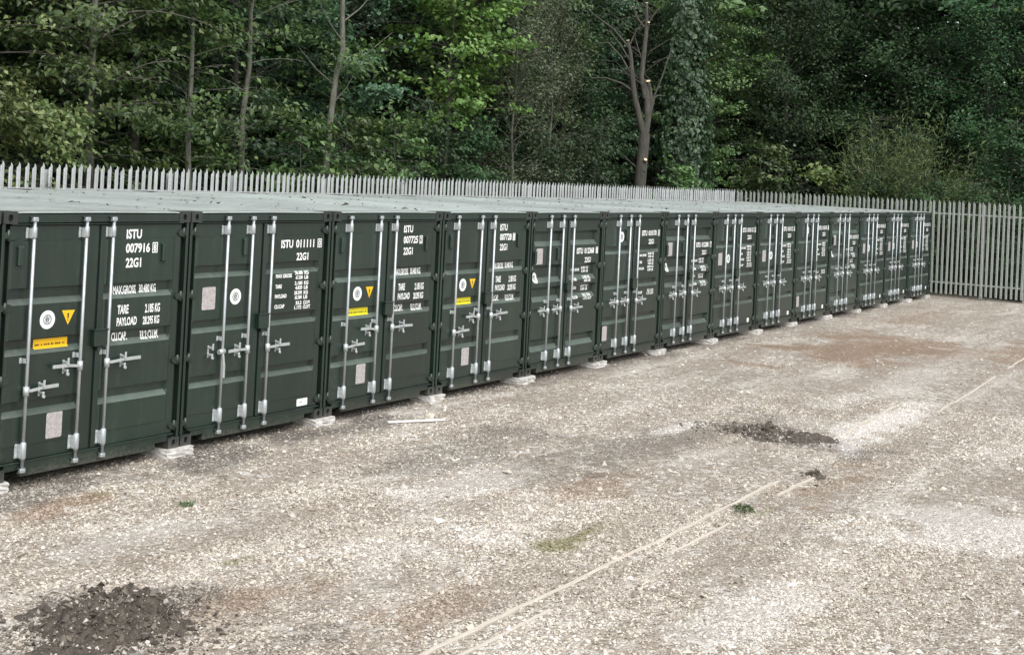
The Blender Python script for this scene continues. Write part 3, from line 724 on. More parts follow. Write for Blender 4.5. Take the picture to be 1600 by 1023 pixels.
c = t.mix(t.math('MULTIPLY', chalk, 0.45), c, (0.78, 0.765, 0.74)); c = t.mix(t.math('MULTIPLY', moss, 0.6), c, (0.13, 0.12, 0.035))
t.base(c); t.rough(0.85); m_stone = t.m
camxy = np.array([-8.311, -10.757]); fw = np.array([0.8515, 0.5242]); fw /= np.linalg.norm(fw)
def scatter(n, d0, d1, rng, half=25.0):
    d = np.sqrt(rng.uniform(d0 * d0, d1 * d1, n)); a = math.atan2(fw[1], fw[0]) + np.radians(rng.uniform(-half, half, n))
    x = camxy[0] + d * np.cos(a); y = camxy[1] + d * np.sin(a)
    den = 0.30 + 0.70 * sst(0.30, 0.58, 0.65 * vnoise(x / 3.2 + 4, y / 1.1, 3) + 0.35 * vnoise(x / 0.7, y / 0.5, 4)); k = (y < 0.25) & (x < 35.3) & (rng.random(n) < den); return x[k], y[k]
r = np.random.default_rng(5)
parts_P, parts_S = [], []
for n, d0, d1, s0, sg in ((98000, 8.5, 14, 0.0112, 0.38), (66000, 14, 22, 0.0120, 0.38), (28000, 22, 46, 0.0145, 0.38), (1100, 8.5, 30, 0.032, 0.3)):
    x, y = scatter(n, d0, d1, r); sz = s0 * np.exp(r.normal(0, sg, len(x)))
    parts_P.append(np.stack([x, y, gz(x, y) + sz * 0.02], -1)); parts_S.append(sz)
gravel = obj('gravel', stones_mesh('gravel', np.concatenate(parts_P), np.concatenate(parts_S), m_stone, r)); gravel['kind'] = 'stuff'; _P = np.concatenate(parts_P); add_patches(gravel.data, _P[:, 0], _P[:, 1], 6)
gravel['label'] = 'pale crushed stone covering the yard'

# ------------------------------------------------------------------ soil heaps
t = NT('dark_soil'); co = t.pos(); n1 = t.noise(co, 14, 6, 0.7); n2 = t.noise(co, 70, 3)
c = t.mix(t.ramp(n1, [(0.35, g3(0)), (0.7, g3(1))]), (0.044, 0.036, 0.028), (0.135, 0.112, 0.088)); c = t.mix(t.ramp(n2, [(0.66, g3(0)), (0.7, g3(0.9))]), c, (0.3, 0.27, 0.235))
t.base(c); t.rough(0.95); t.bump(n1, 1.0, 0.05); m_soil = t.m
t = NT('soil_clod'); gi = t.n('ShaderNodeNewGeometry'); c = t.ramp((gi, 'Random Per Island'), [(0, (0.035, 0.028, 0.022)), (0.5, (0.09, 0.075, 0.06)), (0.8, (0.15, 0.125, 0.10)), (0.88, (0.30, 0.27, 0.235)), (1, (0.48, 0.45, 0.41))]); t.base(c); t.rough(0.95); m_clod = t.m
def heap(cx, cy, rx, ry, rot, h, label, seed, nclod, clod):
    r = np.random.default_rng(seed); root = empty('soil_heap', (cx, cy, 0)); tag(root, label, 'soil heap', 'dark soil heaps on the yard')
    n = 70; u = np.linspace(-1.25, 1.25, n); A, B = np.meshgrid(u, u, indexing='ij'); ca, sa = math.cos(rot), math.sin(rot)
    X = (A * rx) * ca - (B * ry) * sa; Y = (A * rx) * sa + (B * ry) * ca
    def hz(X, Y, A, B):
        q = np.sqrt(A * A + B * B) + (vnoise((X + cx) * 2.2 + 7, (Y + cy) * 2.2, 1) - 0.5) * 0.75 + (vnoise((X + cx) * 6, (Y + cy) * 6 + 3, 0) - 0.5) * 0.4
        lump = 0.25 + 1.4 * vnoise((X + cx) * 5, (Y + cy) * 5, 2); fine = (vnoise((X + cx) * 19, (Y + cy) * 19, 4) - 0.5) * 0.10 + (vnoise((X + cx) * 9 + 3, (Y + cy) * 9, 5) - 0.5) * 0.10
        return (1 - sst(0.15, 1.0, q)) * h * lump + fine * min(1, h / 0.15) * (1 - sst(0.6, 1.05, q)) - 0.03 * sst(0.9, 1.15, q)
    Z = hz(X, Y, A, B) + gz(X + cx, Y + cy) + 0.004
    ii = np.arange(n * n).reshape(n, n); f = np.stack([ii[:-1, :-1], ii[1:, :-1], ii[1:, 1:], ii[:-1, 1:]], -1).reshape(-1, 4)
    obj('mound', np_mesh('mound', np.stack([X, Y, Z], -1).reshape(-1, 3), f, m_soil, True), root)
    a = r.normal(0, 0.50, nclod); b = r.normal(0, 0.50, nclod); x = (a * rx) * ca - (b * ry) * sa; y = (a * rx) * sa + (b * ry) * ca
    z = np.maximum(hz(x, y, a, b), 0) + gz(x + cx, y + cy); sz = clod * np.exp(r.normal(0, 0.62, nclod)).clip(0.3, 4.2)
    o = obj('clods', stones_mesh('clods', np.stack([x, y, z + sz * 0.2], -1), sz, m_clod, r, 0.8), root); o['kind'] = 'stuff'
    return root
heap(-1.72, -3.64, 0.62, 0.66, 0.25, 0.17, 'heap of dark soil and clods in the near left corner of the picture', 1, 3600, 0.0095)
heap(8.78, -4.38, 0.45, 0.80, 0.10, 0.085, 'low heap of dark soil in mid yard beside the pale chalk streak', 2, 2000, 0.009)
heap(6.72, -5.80, 0.20, 0.13, 0.4, 0.035, 'small clump of dark soil at the end of the timber edging', 3, 130, 0.010)

# ------------------------------------------------------------------ timber edging set flush in the gravel
t = NT('weathered_timber'); co = t.coord('Object', (1.2, 30, 30)); n1 = t.noise(co, 3, 5, 0.7)
t.base(t.ramp(n1, [(0.3, (0.34, 0.30, 0.25)), (0.7, (0.56, 0.515, 0.45))])); t.rough(0.85); t.bump(n1, 0.3, 0.005); m_timber = t.m
def edging(x0, x1, y0, y1, label, wd=0.045, up=0.012, seed=0):
    r = np.random.default_rng(seed); L = x1 - x0; n = max(2, int(L / 0.12)); mb = MB(); vs = []
    for k in range(n + 1):
        q = k / n; x = L * q; y = (y1 - y0) * q + float(r.normal(0, 0.0015)); zt = float(gz(x0 + x, y0 + y)) * 0.8 + up + float(vnoise(np.array(x0 * 3 + x * 2.2), np.array(seed * 1.7), 3) - 0.55) * 0.020
        w2 = wd / 2 * (0.9 + 0.2 * float(r.random()))
        vs += [(x, y - w2, -0.12), (x, y - w2, zt - 0.004), (x, y - w2 * .8, zt), (x, y + w2 * .8, zt), (x, y + w2, zt - 0.004), (x, y + w2, -0.12)]
    fs = [(6*k+j, 6*k+j+1, 6*k+7+j, 6*k+6+j) for k in range(n) for j in range(5)]; fs = [tuple(reversed(q)) for q in fs]
    fs += [tuple(range(6)), tuple(6*n + j for j in reversed(range(6)))]
    mb.add(vs, fs); o = obj('timber_edging', mb.mesh('timber_edging', m_timber), None, (x0, y0, 0))
    tag(o, label, 'edging board', 'pale edging boards set in the gravel')
edging(-1.6, 6.05, -5.63, -5.60, 'long pale edging board flush in the gravel, the one nearer the containers', 0.040, 0.019, 1)
edging(-1.6, 0.55, -5.80, -5.84, 'short pale edging board at the bottom edge, right of the longer board', 0.032, 0.011, 2)
edging(2.6, 3.95, -5.87, -5.88, 'short pale edging board before the small weed, right of the long board', 0.028, 0.013, 3)
edging(5.35, 6.80, -5.84, -5.82, 'pale edging board past the weed, ending at the small soil clump', 0.036, 0.017, 4)
edging(8.95, 12.4, -5.27, -5.12, 'pale edging board running from the mid yard soil heap into the chalk streak', 0.044, 0.015, 5)
edging(12.4, 17.2, -5.76, -5.60, 'pale edging board in the far right of the yard beyond the chalk streak', 0.032, 0.013, 6)
edging(18.6, 22.5, -5.54, -5.42, 'farthest pale edging board, near the right picture edge', 0.032, 0.013, 7)
# loose batten near the third container
mb = MB(); mb.bbox((-0.40, -0.021, 0), (0.40, 0.021, 0.024), 0.003)
o = obj('batten', mb.mesh('batten', plain('white_batten', (0.66, 0.64, 0.60), 0.7, 0, 0.12, 8)), None, (5.97, -0.71, float(gz(5.97, -0.71)) + 0.012), math.atan2(-0.41, 0.68))
tag(o, 'thin white batten lying on the gravel in front of the third container', 'batten')

# ------------------------------------------------------------------ woodland
def leaf_mat(name, cols, spec=0.6, trans=0.26, rough=0.42):
    """cols: ramp of leaf colours, picked leaf by leaf, drifting a little from tree to tree"""
    t = NT(name); gi = t.n('ShaderNodeNewGeometry'); oi = t.n('ShaderNodeObjectInfo')
    nz = t.noise((gi, 'Position'), 0.9, 3, 0.6)
    f = t.math('ADD', t.math('MULTIPLY', (gi, 'Random Per Island'), 0.66), t.math('MULTIPLY', t.math('SUBTRACT', nz, 0.32), 0.75))
    c = t.ramp(f, cols)
    h = t.n('ShaderNodeHueSaturation'); t.l(c[0], c[1], h, 'Color')
    v = t.math('ADD', t.math('MULTIPLY', (oi, 'Random'), 0.75), 0.72); t.l(v[0], v[1], h, 'Value')
    hu = t.math('ADD', t.math('MULTIPLY', (oi, 'Random'), 0.035), 0.484); t.l(hu[0], hu[1], h, 'Hue')
    t.base((h, 0)); t.rough(rough); t.b.inputs['Specular IOR Level'].default_value = spec
    tr = t.n('ShaderNodeBsdfTranslucent'); t.l(h, 0, tr, 'Color'); mx = t.n('ShaderNodeMixShader'); mx.inputs[0].default_value = trans
    t.l(t.b, 0, mx, 1); t.l(tr, 0, mx, 2); t.l(mx, 0, t.out, 0)
    return t.m
lm_mid = leaf_mat('leaf_mid_green', [(0.0, (0.034, 0.071, 0.022)), (0.45, (0.070, 0.132, 0.039)), (0.8, (0.124, 0.194, 0.056)), (1.0, (0.232, 0.248, 0.070))])
lm_olive = leaf_mat('leaf_olive', [(0.0, (0.050, 0.074, 0.022)), (0.45, (0.101, 0.136, 0.043)), (0.8, (0.186, 0.209, 0.074)), (1.0, (0.310, 0.264, 0.085))])
lm_dark = leaf_mat('leaf_dark_green', [(0.0, (0.017, 0.038, 0.017)), (0.5, (0.036, 0.075, 0.030)), (0.85, (0.070, 0.122, 0.045)), (1.0, (0.12, 0.155, 0.055))], spec=0.3)
lm_blue = leaf_mat('leaf_blue_green', [(0.0, (0.028, 0.065, 0.033)), (0.5, (0.056, 0.121, 0.056)), (0.85, (0.101, 0.178, 0.081)), (1.0, (0.155, 0.217, 0.085))])
lm_bright = leaf_mat('leaf_bright_green', [(0.0, (0.062, 0.132, 0.028)), (0.5, (0.116, 0.209, 0.043)), (0.85, (0.186, 0.279, 0.062)), (1.0, (0.341, 0.310, 0.078))])
lm_brown = leaf_mat('leaf_brownish', [(0.0, (0.042, 0.060, 0.028)), (0.5, (0.075, 0.102, 0.046)), (0.85, (0.115, 0.138, 0.062)), (1.0, (0.18, 0.165, 0.08))])
lm_feather = leaf_mat('leaf_feathery', [(0.0, (0.034, 0.052, 0.018)), (0.5, (0.068, 0.092, 0.032)), (0.85, (0.105, 0.125, 0.045)), (1.0, (0.15, 0.15, 0.06))], spec=0.3)
def bark(name, a, b):
    t = NT(name); co = t.coord('Object', (9, 9, 1.6)); n = t.noise(co, 2, 6, 0.7); t.base(t.ramp(n, [(0.32, a), (0.68, b)])); t.rough(0.9); t.bump(n, 0.8, 0.02); return t.m
bk_brown = bark('bark_brown', (0.030, 0.029, 0.022), (0.092, 0.087, 0.070)); bk_grey = bark('bark_grey', (0.045, 0.044, 0.034), (0.15, 0.143, 0.118)); bk_pale = bark('bark_pale', (0.050, 0.054, 0.038), (0.19, 0.19, 0.15))
m_cut = plain('fresh_cut_wood', (0.72, 0.55, 0.36), 0.8, 0, 0.12, 30)

def leaves_mesh(name, P, N, L, aspect, mat, rng, tipdir=None):
    n = len(P); N = N / np.linalg.norm(N, axis=1, keepdims=True)
    d = rng.normal(0, 1, (n, 3)) if tipdir is None else tipdir + rng.normal(0, 0.45, (n, 3))
    d -= (d * N).sum(1, keepdims=True) * N; d /= np.linalg.norm(d, axis=1, keepdims=True) + 1e-9
    s = np.cross(N, d); L = L[:, None]; W = L * aspect * rng.uniform(0.8, 1.15, (n, 1)); fold = L * rng.uniform(0.02, 0.14, (n, 1))
    a = P - d * L * 0.5; b = P + d * L * 0.5 - N * L * rng.uniform(0, 0.25, (n, 1)); m1 = P - d * L * 0.08 + s * W * 0.5 + N * fold; m2 = P - d * L * 0.08 - s * W * 0.5 + N * fold
    V = np.stack([a, m2, b, m1], 1).reshape(-1, 3); F = np.arange(4 * n).reshape(-1, 4)
    return np_mesh(name, V, F, mat)

def grow(seed, H, r0, first, nl, Lmax, leaf, npc, spread, mat, bk, aspect=0.62, lean=(0, 0), droop=0.5, shape=None, step=0.30, flat=0.5, wob=0.10, ztop=9.0, up=0.75, tw=True, gap=0.55, lr=0.26):
    """tree grown as trunk > limbs > twigs, with leaf sprays along the twigs; returns (wood mesh, leaf mesh)"""
    r = np.random.default_rng(seed); mb = MB()
    zs = np.linspace(-0.3, H, 12); wx = np.cumsum(r.normal(0, wob, 12)) * 0.5; wy = np.cumsum(r.normal(0, wob, 12)) * 0.5
    tx = (wx - wx[0]) + lean[0] * zs; ty = (wy - wy[0]) + lean[1] * zs
    mb.tube([(tx[k], ty[k], zs[k]) for k in range(12)], [max(0.012, r0 * (1 - 0.93 * (zs[k] + .3) / (H + .3)) * (1.25 if k == 0 else 1)) for k in range(12)], 8, False)
    shape = shape or (lambda q: math.sin(math.pi * min(1, 0.18 + 0.82 * q)) ** 0.7)
    CP = []; CD = []
    for k in range(nl):
        q = (k + r.random()) / nl; h = first + (H - first) * q * 0.97; az = k * 2.39996 + r.normal(0, 0.35); L = Lmax * shape(q) * r.uniform(0.65, 1.12)
        if L < 0.15: continue
        p = np.array([np.interp(h, zs, tx), np.interp(h, zs, ty), h]); el = r.uniform(0.15, 0.75) + 0.35 * q; pts = [p]; n = max(3, int(L / step)); dirs = []
        for j in range(n):
            el -= droop * r.uniform(0.4, 1.3) / n; az += r.normal(0, 0.16)
            d = np.array([math.cos(az) * math.cos(el), math.sin(az) * math.cos(el), math.sin(el)]); p = p + d * L / n; pts.append(p); dirs.append(d)
        rad = max(0.006, r0 * lr * (1 - 0.75 * q) * min(1, L / 2.0))
        mb.tube(pts, [rad * (1 - 0.85 * j / n) + 0.003 for j in range(n + 1)], 4 if rad < 0.03 else 6, False)
        for j in range(max(1, int(n * 0.22)), n + 1):
            for sgn in (-1, 1):
                if r.random() < 0.22: continue
                d = dirs[min(j, n) - 1]; side = np.array([-d[1], d[0], 0.0]) * sgn
                tl = r.uniform(0.15, 0.62) * (1.15 - 0.5 * j / n); dd = side * r.uniform(0.5, 1.0) + d * r.uniform(0.4, 0.9) + np.array([0, 0, r.uniform(-0.25, 0.25)]); dd /= np.linalg.norm(dd)
                e = pts[j] + dd * tl
                if tw and e[2] < ztop: mb.tube([pts[j], pts[j] + dd * tl * 0.55 + np.array([0, 0, 0.02]), e], [0.006, 0.004, 0.002], 3, False, False)
                CP.append(e); CD.append(dd)
            if j == n: CP.append(pts[j]); CD.append(dirs[-1])
    CP = np.array(CP); CD = np.array(CD)
    hole = vnoise(CP[:, 0] * 1.15 + seed * 3.7, CP[:, 2] * 1.3 + CP[:, 1] * 0.6, 1) * 0.6 + vnoise(CP[:, 1] * 1.2 + seed * 1.3, CP[:, 2] * 1.1 - CP[:, 0] * 0.5, 2) * 0.6
    kp = (hole > gap) | (r.random(len(CP)) < 0.10); CP = CP[kp]; CD = CD[kp]; npc = npc * 1.5
    hi = CP[:, 2] > ztop
    cnt = r.poisson(npc, len(CP)); cnt[hi] = cnt[hi] // 3 + 1
    rep = np.repeat(np.arange(len(CP)), cnt); n = len(rep)
    off = r.normal(0, 1, (n, 3)) * spread; off[:, 2] *= flat
    along = CD[rep] * r.uniform(-0.35, 0.25, (n, 1)); P = CP[rep] + off + along; P[:, 2] -= 0.35 * (off[:, 0] ** 2 + off[:, 1] ** 2)
    out = P - np.array([0, 0, 1]) * P[:, 2:3]; out = out / (np.linalg.norm(out, axis=1, keepdims=True) + 1e-6)
    N = np.array([0, 0, up]) + out * 0.42 + r.normal(0, 0.42, (n, 3)); N[:, 2] = np.abs(N[:, 2])
    L = leaf * np.exp(r.normal(0, 0.22, n)) * np.where(P[:, 2] > ztop, 2.1, 1.0)
    keep = P[:, 2] > 0.05
    return mb.mesh('trunk', bk), leaves_mesh('crown', P[keep], N[keep], L[keep], aspect, mat, r, CD[rep][keep] + np.array([0, 0, -0.35]))

bushy = lambda q: 0.62 + 0.38 * math.sin(math.pi * q) if q < 0.8 else 1.0 - (q - 0.8) * 3.6
shrubby = lambda q: max(0.15, 1.0 - 0.75 * q)
PROTO = {
 'mid1':  lambda: grow(1, 10.5, 0.12, 1.2, 84, 2.2, 0.118, 15, 0.16, lm_mid, bk_brown, 0.68, shape=bushy),
 'mid2':  lambda: grow(2, 11.0, 0.13, 2.4, 84, 2.4, 0.122, 15, 0.17, lm_mid, bk_grey, 0.68, shape=bushy, droop=0.8),
 'olive': lambda: grow(3, 10.0, 0.11, 1.4, 86, 2.2, 0.105, 16, 0.15, lm_olive, bk_brown, 0.66, shape=bushy, droop=0.7),
 'blue':  lambda: grow(4, 10.5, 0.12, 0.6, 86, 2.2, 0.125, 15, 0.16, lm_blue, bk_brown, 0.7, shape=bushy),
 'dark1': lambda: grow(5, 11.5, 0.15, 0.3, 100, 2.5, 0.115, 17, 0.26, lm_dark, bk_brown, shape=bushy, flat=0.85, droop=0.35, gap=0.52),
 'dark2': lambda: grow(6, 12.0, 0.17, 0.3, 100, 2.7, 0.135, 16, 0.28, lm_dark, bk_brown, shape=bushy, flat=0.85, droop=0.4, gap=0.52),
 'bright':lambda: grow(7, 9.5, 0.10, 3.0, 64, 2.1, 0.135, 16, 0.17, lm_bright, bk_grey, 0.8, shape=bushy, flat=0.32),
 'brown': lambda: grow(8, 10.0, 0.055, 2.2, 90, 1.7, 0.080, 14, 0.18, lm_brown, bk_pale, shape=bushy, droop=-0.3, flat=0.8),
 'slim':  lambda: grow(9, 11.0, 0.085, 2.6, 52, 1.4, 0.115, 13, 0.18, lm_mid, bk_pale, shape=bushy, wob=0.13),
 'farm':  lambda: grow(11, 13.5, 0.20, 1.0, 96, 3.1, 0.16, 18, 0.26, lm_blue, bk_brown, shape=bushy, tw=False),
 'shrub': lambda: grow(12, 3.9, 0.035, 0.15, 46, 1.6, 0.118, 14, 0.14, lm_mid, bk_brown, 0.7, shape=shrubby, droop=1.1),
 'shrubo':lambda: grow(13, 4.1, 0.035, 0.15, 46, 1.6, 0.105, 14, 0.14, lm_olive, bk_brown, 0.68, shape=shrubby, droop=1.2),
 'shrubd':lambda: grow(14, 4.6, 0.04, 0.10, 60, 1.7, 0.098, 18, 0.17, lm_dark, bk_brown, shape=shrubby, droop=0.9),
 'shrubb':lambda: grow(15, 3.4, 0.03, 0.15, 44, 1.6, 0.125, 13, 0.15, lm_bright, bk_brown, 0.75, shape=shrubby, droop=1.5),
}
def feathery(seed):
    """broom-like bush of thin upright sprays"""
    r = np.random.default_rng(seed); mb = MB(); P = []; D = []
    for k in range(230):
        a = r.uniform(0, 6.283); lean = abs(r.normal(0, 0.30)); H = r.uniform(2.6, 4.9) * (1 - 0.35 * lean); b = np.array([math.cos(a), math.sin(a), 0]); base = b * r.uniform(0, 0.9)
        pts = [base + b * lean * H * q ** 1.5 + np.array([0, 0, H * q]) for q in (0, .35, .7, 1.0)]
        if k % 3 == 0: mb.tube(pts, [0.016, 0.011, 0.006, 0.002], 3, False, False)
        for q in np.linspace(0.15, 1.0, 34):
            c = base + b * lean * H * q ** 1.5 + np.array([0, 0, H * q]); P.append(c + r.normal(0, 0.06, 3)); D.append(b * (lean + 0.25) + np.array([0, 0, 0.9]) + r.normal(0, 0.25, 3))
    P = np.array(P); D = np.array(D); P = np.concatenate([P, P + r.normal(0, 0.10, P.shape)]); D = np.concatenate([D, D + r.normal(0, .3, D.shape)])
    N = r.normal(0, 0.7, P.shape) + np.array([0, 0, 0.3]); k = P[:, 2] > 0.03
    return mb.mesh('stem', bk_brown), leaves_mesh('crown', P[k], N[k], 0.15 * np.exp(r.normal(0, .25, k.sum())), 0.16, lm_feather, r, D[k])
PROTO['feather'] = lambda: feathery(31)
def ivy(seed):
    """old trunk wrapped in ivy"""
    r = np.random.default_rng(seed); mb = MB(); H = 9.5
    mb.tube([(0, 0, -0.3), (0.1, 0.05, 3), (0.0, 0.1, 6), (0.15, 0, H)], [0.2, 0.17, 0.13, 0.06], 8, False)
    n = 9000; h = r.uniform(0.1, H, n); a = r.uniform(0, 6.283, n); lump = 0.25 + 1.0 * vnoise(h * 1.1 + 3, a * 1.6, 2) + 0.5 * vnoise(h * 3.1, a * 3, 3)
    rad = lump * (1 - 0.35 * h / H) * np.sqrt(r.uniform(0.45, 1.0, n)); P = np.stack([rad * np.cos(a), rad * np.sin(a), h], -1)
    N = np.stack([np.cos(a), np.sin(a), np.full(n, 0.55)], -1) + r.normal(0, 0.4, (n, 3))
    return mb.mesh('trunk', bk_brown), leaves_mesh('crown', P, N, 0.15 * np.exp(r.normal(0, .25, n)), 0.85, lm_blue, r, np.array([0, 0, -1.0]))
PROTO['ivy'] = lambda: ivy(32)

KINDTXT = {'mid1': 'mid green broadleaf tree', 'mid2': 'mid green broadleaf tree with drooping sprays', 'olive': 'olive green broadleaf tree', 'blue': 'cool green leafy tree', 'dark1': 'dark green dense tree', 'dark2': 'tall dark green tree',
           'bright': 'bright yellow green tree', 'brown': 'thin brownish sparse tree', 'slim': 'slim pale trunked tree', 'far': 'tall dark tree', 'farm': 'tall cool green tree', 'shrub': 'mid green leafy shrub', 'shrubo': 'olive leafy shrub', 'shrubd': 'dark green shrub', 'shrubb': 'bright green shrub', 'feather': 'feathery yellow green bush', 'ivy': 'ivy covered trunk'}
def plant(kind, x, y, s=1.0, rz=0.0, label=None, group=None, tilt=0.0):
    wood, lf = shared(('tree', kind), PROTO[kind])
    isb = kind.startswith('shrub') or kind == 'feather'
    root = empty('shrub' if isb else 'tree', (x, y, float(gz(x, y)) - 0.02), rz); root.scale = (s, s, s * (1 + tilt))
    obj('stem' if isb else 'trunk', wood, root); obj('crown', lf, root)
    tag(root, label or KINDTXT[kind] + ' in the wood behind the fence', 'shrub' if isb else 'tree', group or 'trees and shrubs of the wood behind the fence')
    return root

# named trees of the front edge, left to right
for kind, x, y, s, rz, lab in [
 ('olive', 6.3, 9.3, 1.0, 0.3, 'olive green tree at the far left edge, leaves hanging over the fence'),
 ('mid2', 8.6, 8.9, 1.0, 1.4, 'mid green tree near the left edge, second tree from the left'),
 ('slim', 11.05, 8.7, 1.0, 2.2, 'slender pale trunk left of the pair standing above the second container'),
 ('slim', 12.25, 8.75, 1.08, 4.0, 'slender pale trunk right of the pair standing above the second container'),
 ('mid2', 10.9, 10.2, 1.0, 3.3, 'leafy green tree behind the pair of slender pale trunks'),
 ('blue', 14.0, 10.4, 1.05, 5.0, 'cool green leafy tree left of the leaning bare pale trunk'),
 ('blue', 17.4, 10.2, 0.92, 0.9, 'cool green leafy tree right of the leaning bare pale trunk'),
 ('bright', 20.6, 9.2, 1.0, 2.0, 'bright yellow green tree with horizontal sprays above the third container'),
 ('brown', 23.2, 8.5, 1.0, 0.5, 'thin pale stemmed tree with sparse brownish twigs left of the pruned tree'),
 ('brown', 25.8, 9.3, 0.95, 2.5, 'sparse brownish sapling just left of the pruned tree'),
 ('ivy', 34.3, 8.6, 1.0, 0.4, 'ivy covered trunk just right of the pruned tree'),
 ('mid1', 37.6, 9.2, 1.05, 2.9, 'mid green tree behind the corner of the two fences'),
 ('feather', 38.6, 2.2, 1.35, 0.0, 'tall feathery yellow green bush behind the side fence'),
 ('feather', 37.9, 0.1, 0.85, 2.0, 'lower feathery bush behind the side fence near the right edge')]:
    plant(kind, x, y, s, rz, lab)
r = np.random.default_rng(77)
ORDS = ORD[1:] + ['fifteenth', 'sixteenth', 'seventeenth', 'eighteenth', 'nineteenth', 'twentieth']
# shrubs along the back fence
for k, (kind, x, y, s) in enumerate([('shrubo', 5.6, 8.1, 1.05), ('shrubo', 7.0, 8.2, 0.95), ('shrubb', 12.9, 8.0, 0.8), ('shrub', 13.9, 8.1, 1.1), ('shrub', 15.6, 8.2, 1.15), ('shrub', 17.0, 8.0, 1.15), ('shrubd', 19.2, 8.6, 1.1), ('shrubd', 21.3, 8.8, 1.05),
                                      ('shrubb', 21.9, 8.0, 0.82), ('shrubd', 24.8, 8.4, 1.0), ('shrubd', 27.5, 8.6, 1.0), ('shrubd', 29.3, 9.2, 1.1), ('shrub', 32.8, 8.0, 1.0), ('shrub', 35.6, 8.4, 1.15)]):
    plant(kind, x, y, s, float(r.uniform(0, 6.28)), KINDTXT[kind] + ', %s shrub from the left along the back fence' % ORDS[k], 'shrubs along the back fence')
# second row and side wood
for k in range(11):
    x = 7.5 + k * 3.05; kind = ['mid1', 'dark1', 'blue', 'mid2', 'dark1', 'dark2', 'dark1', 'mid2', 'dark2', 'blue', 'dark1'][k]
    plant(kind, x + float(r.normal(0, .4)), 12.6 + float(r.normal(0, .5)), 1.0 + float(r.normal(0, .06)), float(r.uniform(0, 6.28)), KINDTXT[kind] + ', %s from left in the second row' % ORDS[k], 'second row of trees behind the back fence')
for k, (x, y, kind, s) in enumerate([(37.4, 6.6, 'shrub', 1.2), (37.3, 4.8, 'shrubb', 1.2), (37.6, 2.6, 'shrubd', 0.9), (37.3, 1.0, 'shrubd', 0.85), (37.2, -0.8, 'shrubd', 0.8), (37.4, -2.6, 'shrubd', 0.9), (38.2, -4.2, 'shrub', 1.0), (40.0, -1.4, 'shrubd', 1.25), (40.6, 4.0, 'shrubd', 1.25)]):
    plant(kind, x, y, s, float(r.uniform(0, 6.28)), KINDTXT[kind] + ' behind the side fence, ' + ['at the fence corner', 'past the corner bush', 'at the last container', 'at mid fence', 'right of mid fence', 'near the right picture edge', 'beyond the right picture edge', 'in the second row right', 'in the second row left'][k], 'shrubs behind the side fence')
for k, (x, y, kind, s) in enumerate([(41.0, 7.4, 'dark1', 1.05), (44.0, 3.8, 'dark2', 1.0), (43.2, 0.3, 'dark1', 1.0), (42.4, -3.0, 'mid2', 0.95), (41.0, -6.0, 'dark1', 0.9), (47.0, 6.5, 'dark2', 1.1), (47.5, 1.0, 'farm', 1.0), (46.5, -3.5, 'dark2', 1.0), (42.5, 11.0, 'mid2', 1.1), (47.5, 11.0, 'dark1', 1.1)]):
    plant(kind, x, y, s, float(r.uniform(0, 6.28)), KINDTXT[kind] + ', %s nearest in the wood behind the side fence' % ORDS[k], 'trees behind the side fence')
# the wood beyond, one dark mass
def far_wood():
    r = np.random.default_rng(90); P = []
    for x in np.arange(2, 66, 2.1): P.append((x + r.normal(0, .5), 16.5 + r.normal(0, .8)))
    for x in np.arange(2, 72, 2.6): P.append((x + r.normal(0, .5), 20.5 + r.normal(0, .8)))
    for y in np.arange(-14, 18, 2.3): P.append((51.5 + r.normal(0, .7), y)); P.append((55.5 + r.normal(0, .7), y + 1))
    V = []; NN = []; LL = []
    for cx, cy in P:
        n = 1900; q = r.uniform(0, 1, n); H = r.uniform(13, 17); rad = 2.6 * np.sin(np.pi * np.clip(0.12 + 0.86 * q, 0, 1)) ** 0.6; a = r.uniform(0, 6.283, n); lump = 0.6 + 0.7 * vnoise(a * 2 + cx, q * 9 + cy, 4)
        rr = rad * lump * r.uniform(0.5, 1, n) ** 0.5; V.append(np.stack([cx + rr * np.cos(a), cy + rr * np.sin(a), float(gz(cx, cy)) + 0.1 + q * H], -1))
        NN.append(np.stack([np.cos(a) * .6, np.sin(a) * .6, np.full(n, .7)], -1) + r.normal(0, .45, (n, 3))); LL.append(np.full(n, 0.52) * np.exp(r.normal(0, .3, n)))
    return leaves_mesh('far_wood', np.concatenate(V), np.concatenate(NN), np.concatenate(LL), 0.7, lm_dark, r)
fwd = obj('far_wood', far_wood()); fwd['kind'] = 'stuff'; fwd['label'] = 'dark woodland closing the view behind the trees'

# leaning bare pale trunk above the third container
def bare_trunk():
    mb = MB(); mb.tube([(-.05, 0, -0.2), (0.02, 0, 1.5), (0.06, 0.0, 3.0), (0.16, 0.02, 4.2), (0.28, 0.02, 5.2), (0.44, 0, 5.75), (0.40, 0.03, 6.6), (0.36, 0.05, 7.8), (0.5, 0.1, 9.5), (0.45, 0, 11.5)], [0.085, 0.08, 0.075, 0.07, 0.066, 0.072, 0.06, 0.052, 0.035, 0.015], 9, False)
    r = np.random.default_rng(4)
    for z, a, L in ((4.6, 0.4, 1.3), (5.0, 2.8, 1.1), (5.3, 5.9, 1.6), (6.0, 3.4, 1.2), (6.4, 0.2, 1.4), (7.2, 2.7, 1.2)):
        p = np.array([np.interp(z, [0, 3, 5.2, 6, 8], [0, .06, .28, .42, .36]), 0.02, z]); d = np.array([math.cos(a), math.sin(a) * .6, 0.55])
        mb.tube([p, p + d * L * .5, p + d * L + np.array([0, 0, 0.15])], [0.022, 0.014, 0.005], 5, False)
    return mb.mesh('trunk', bk_pale)
root = empty('tree', (14.38, 8.0, 0.0)); tag(root, 'leaning bare pale trunk with a kink, between the cool green trees', 'tree'); obj('trunk', bare_trunk(), root)
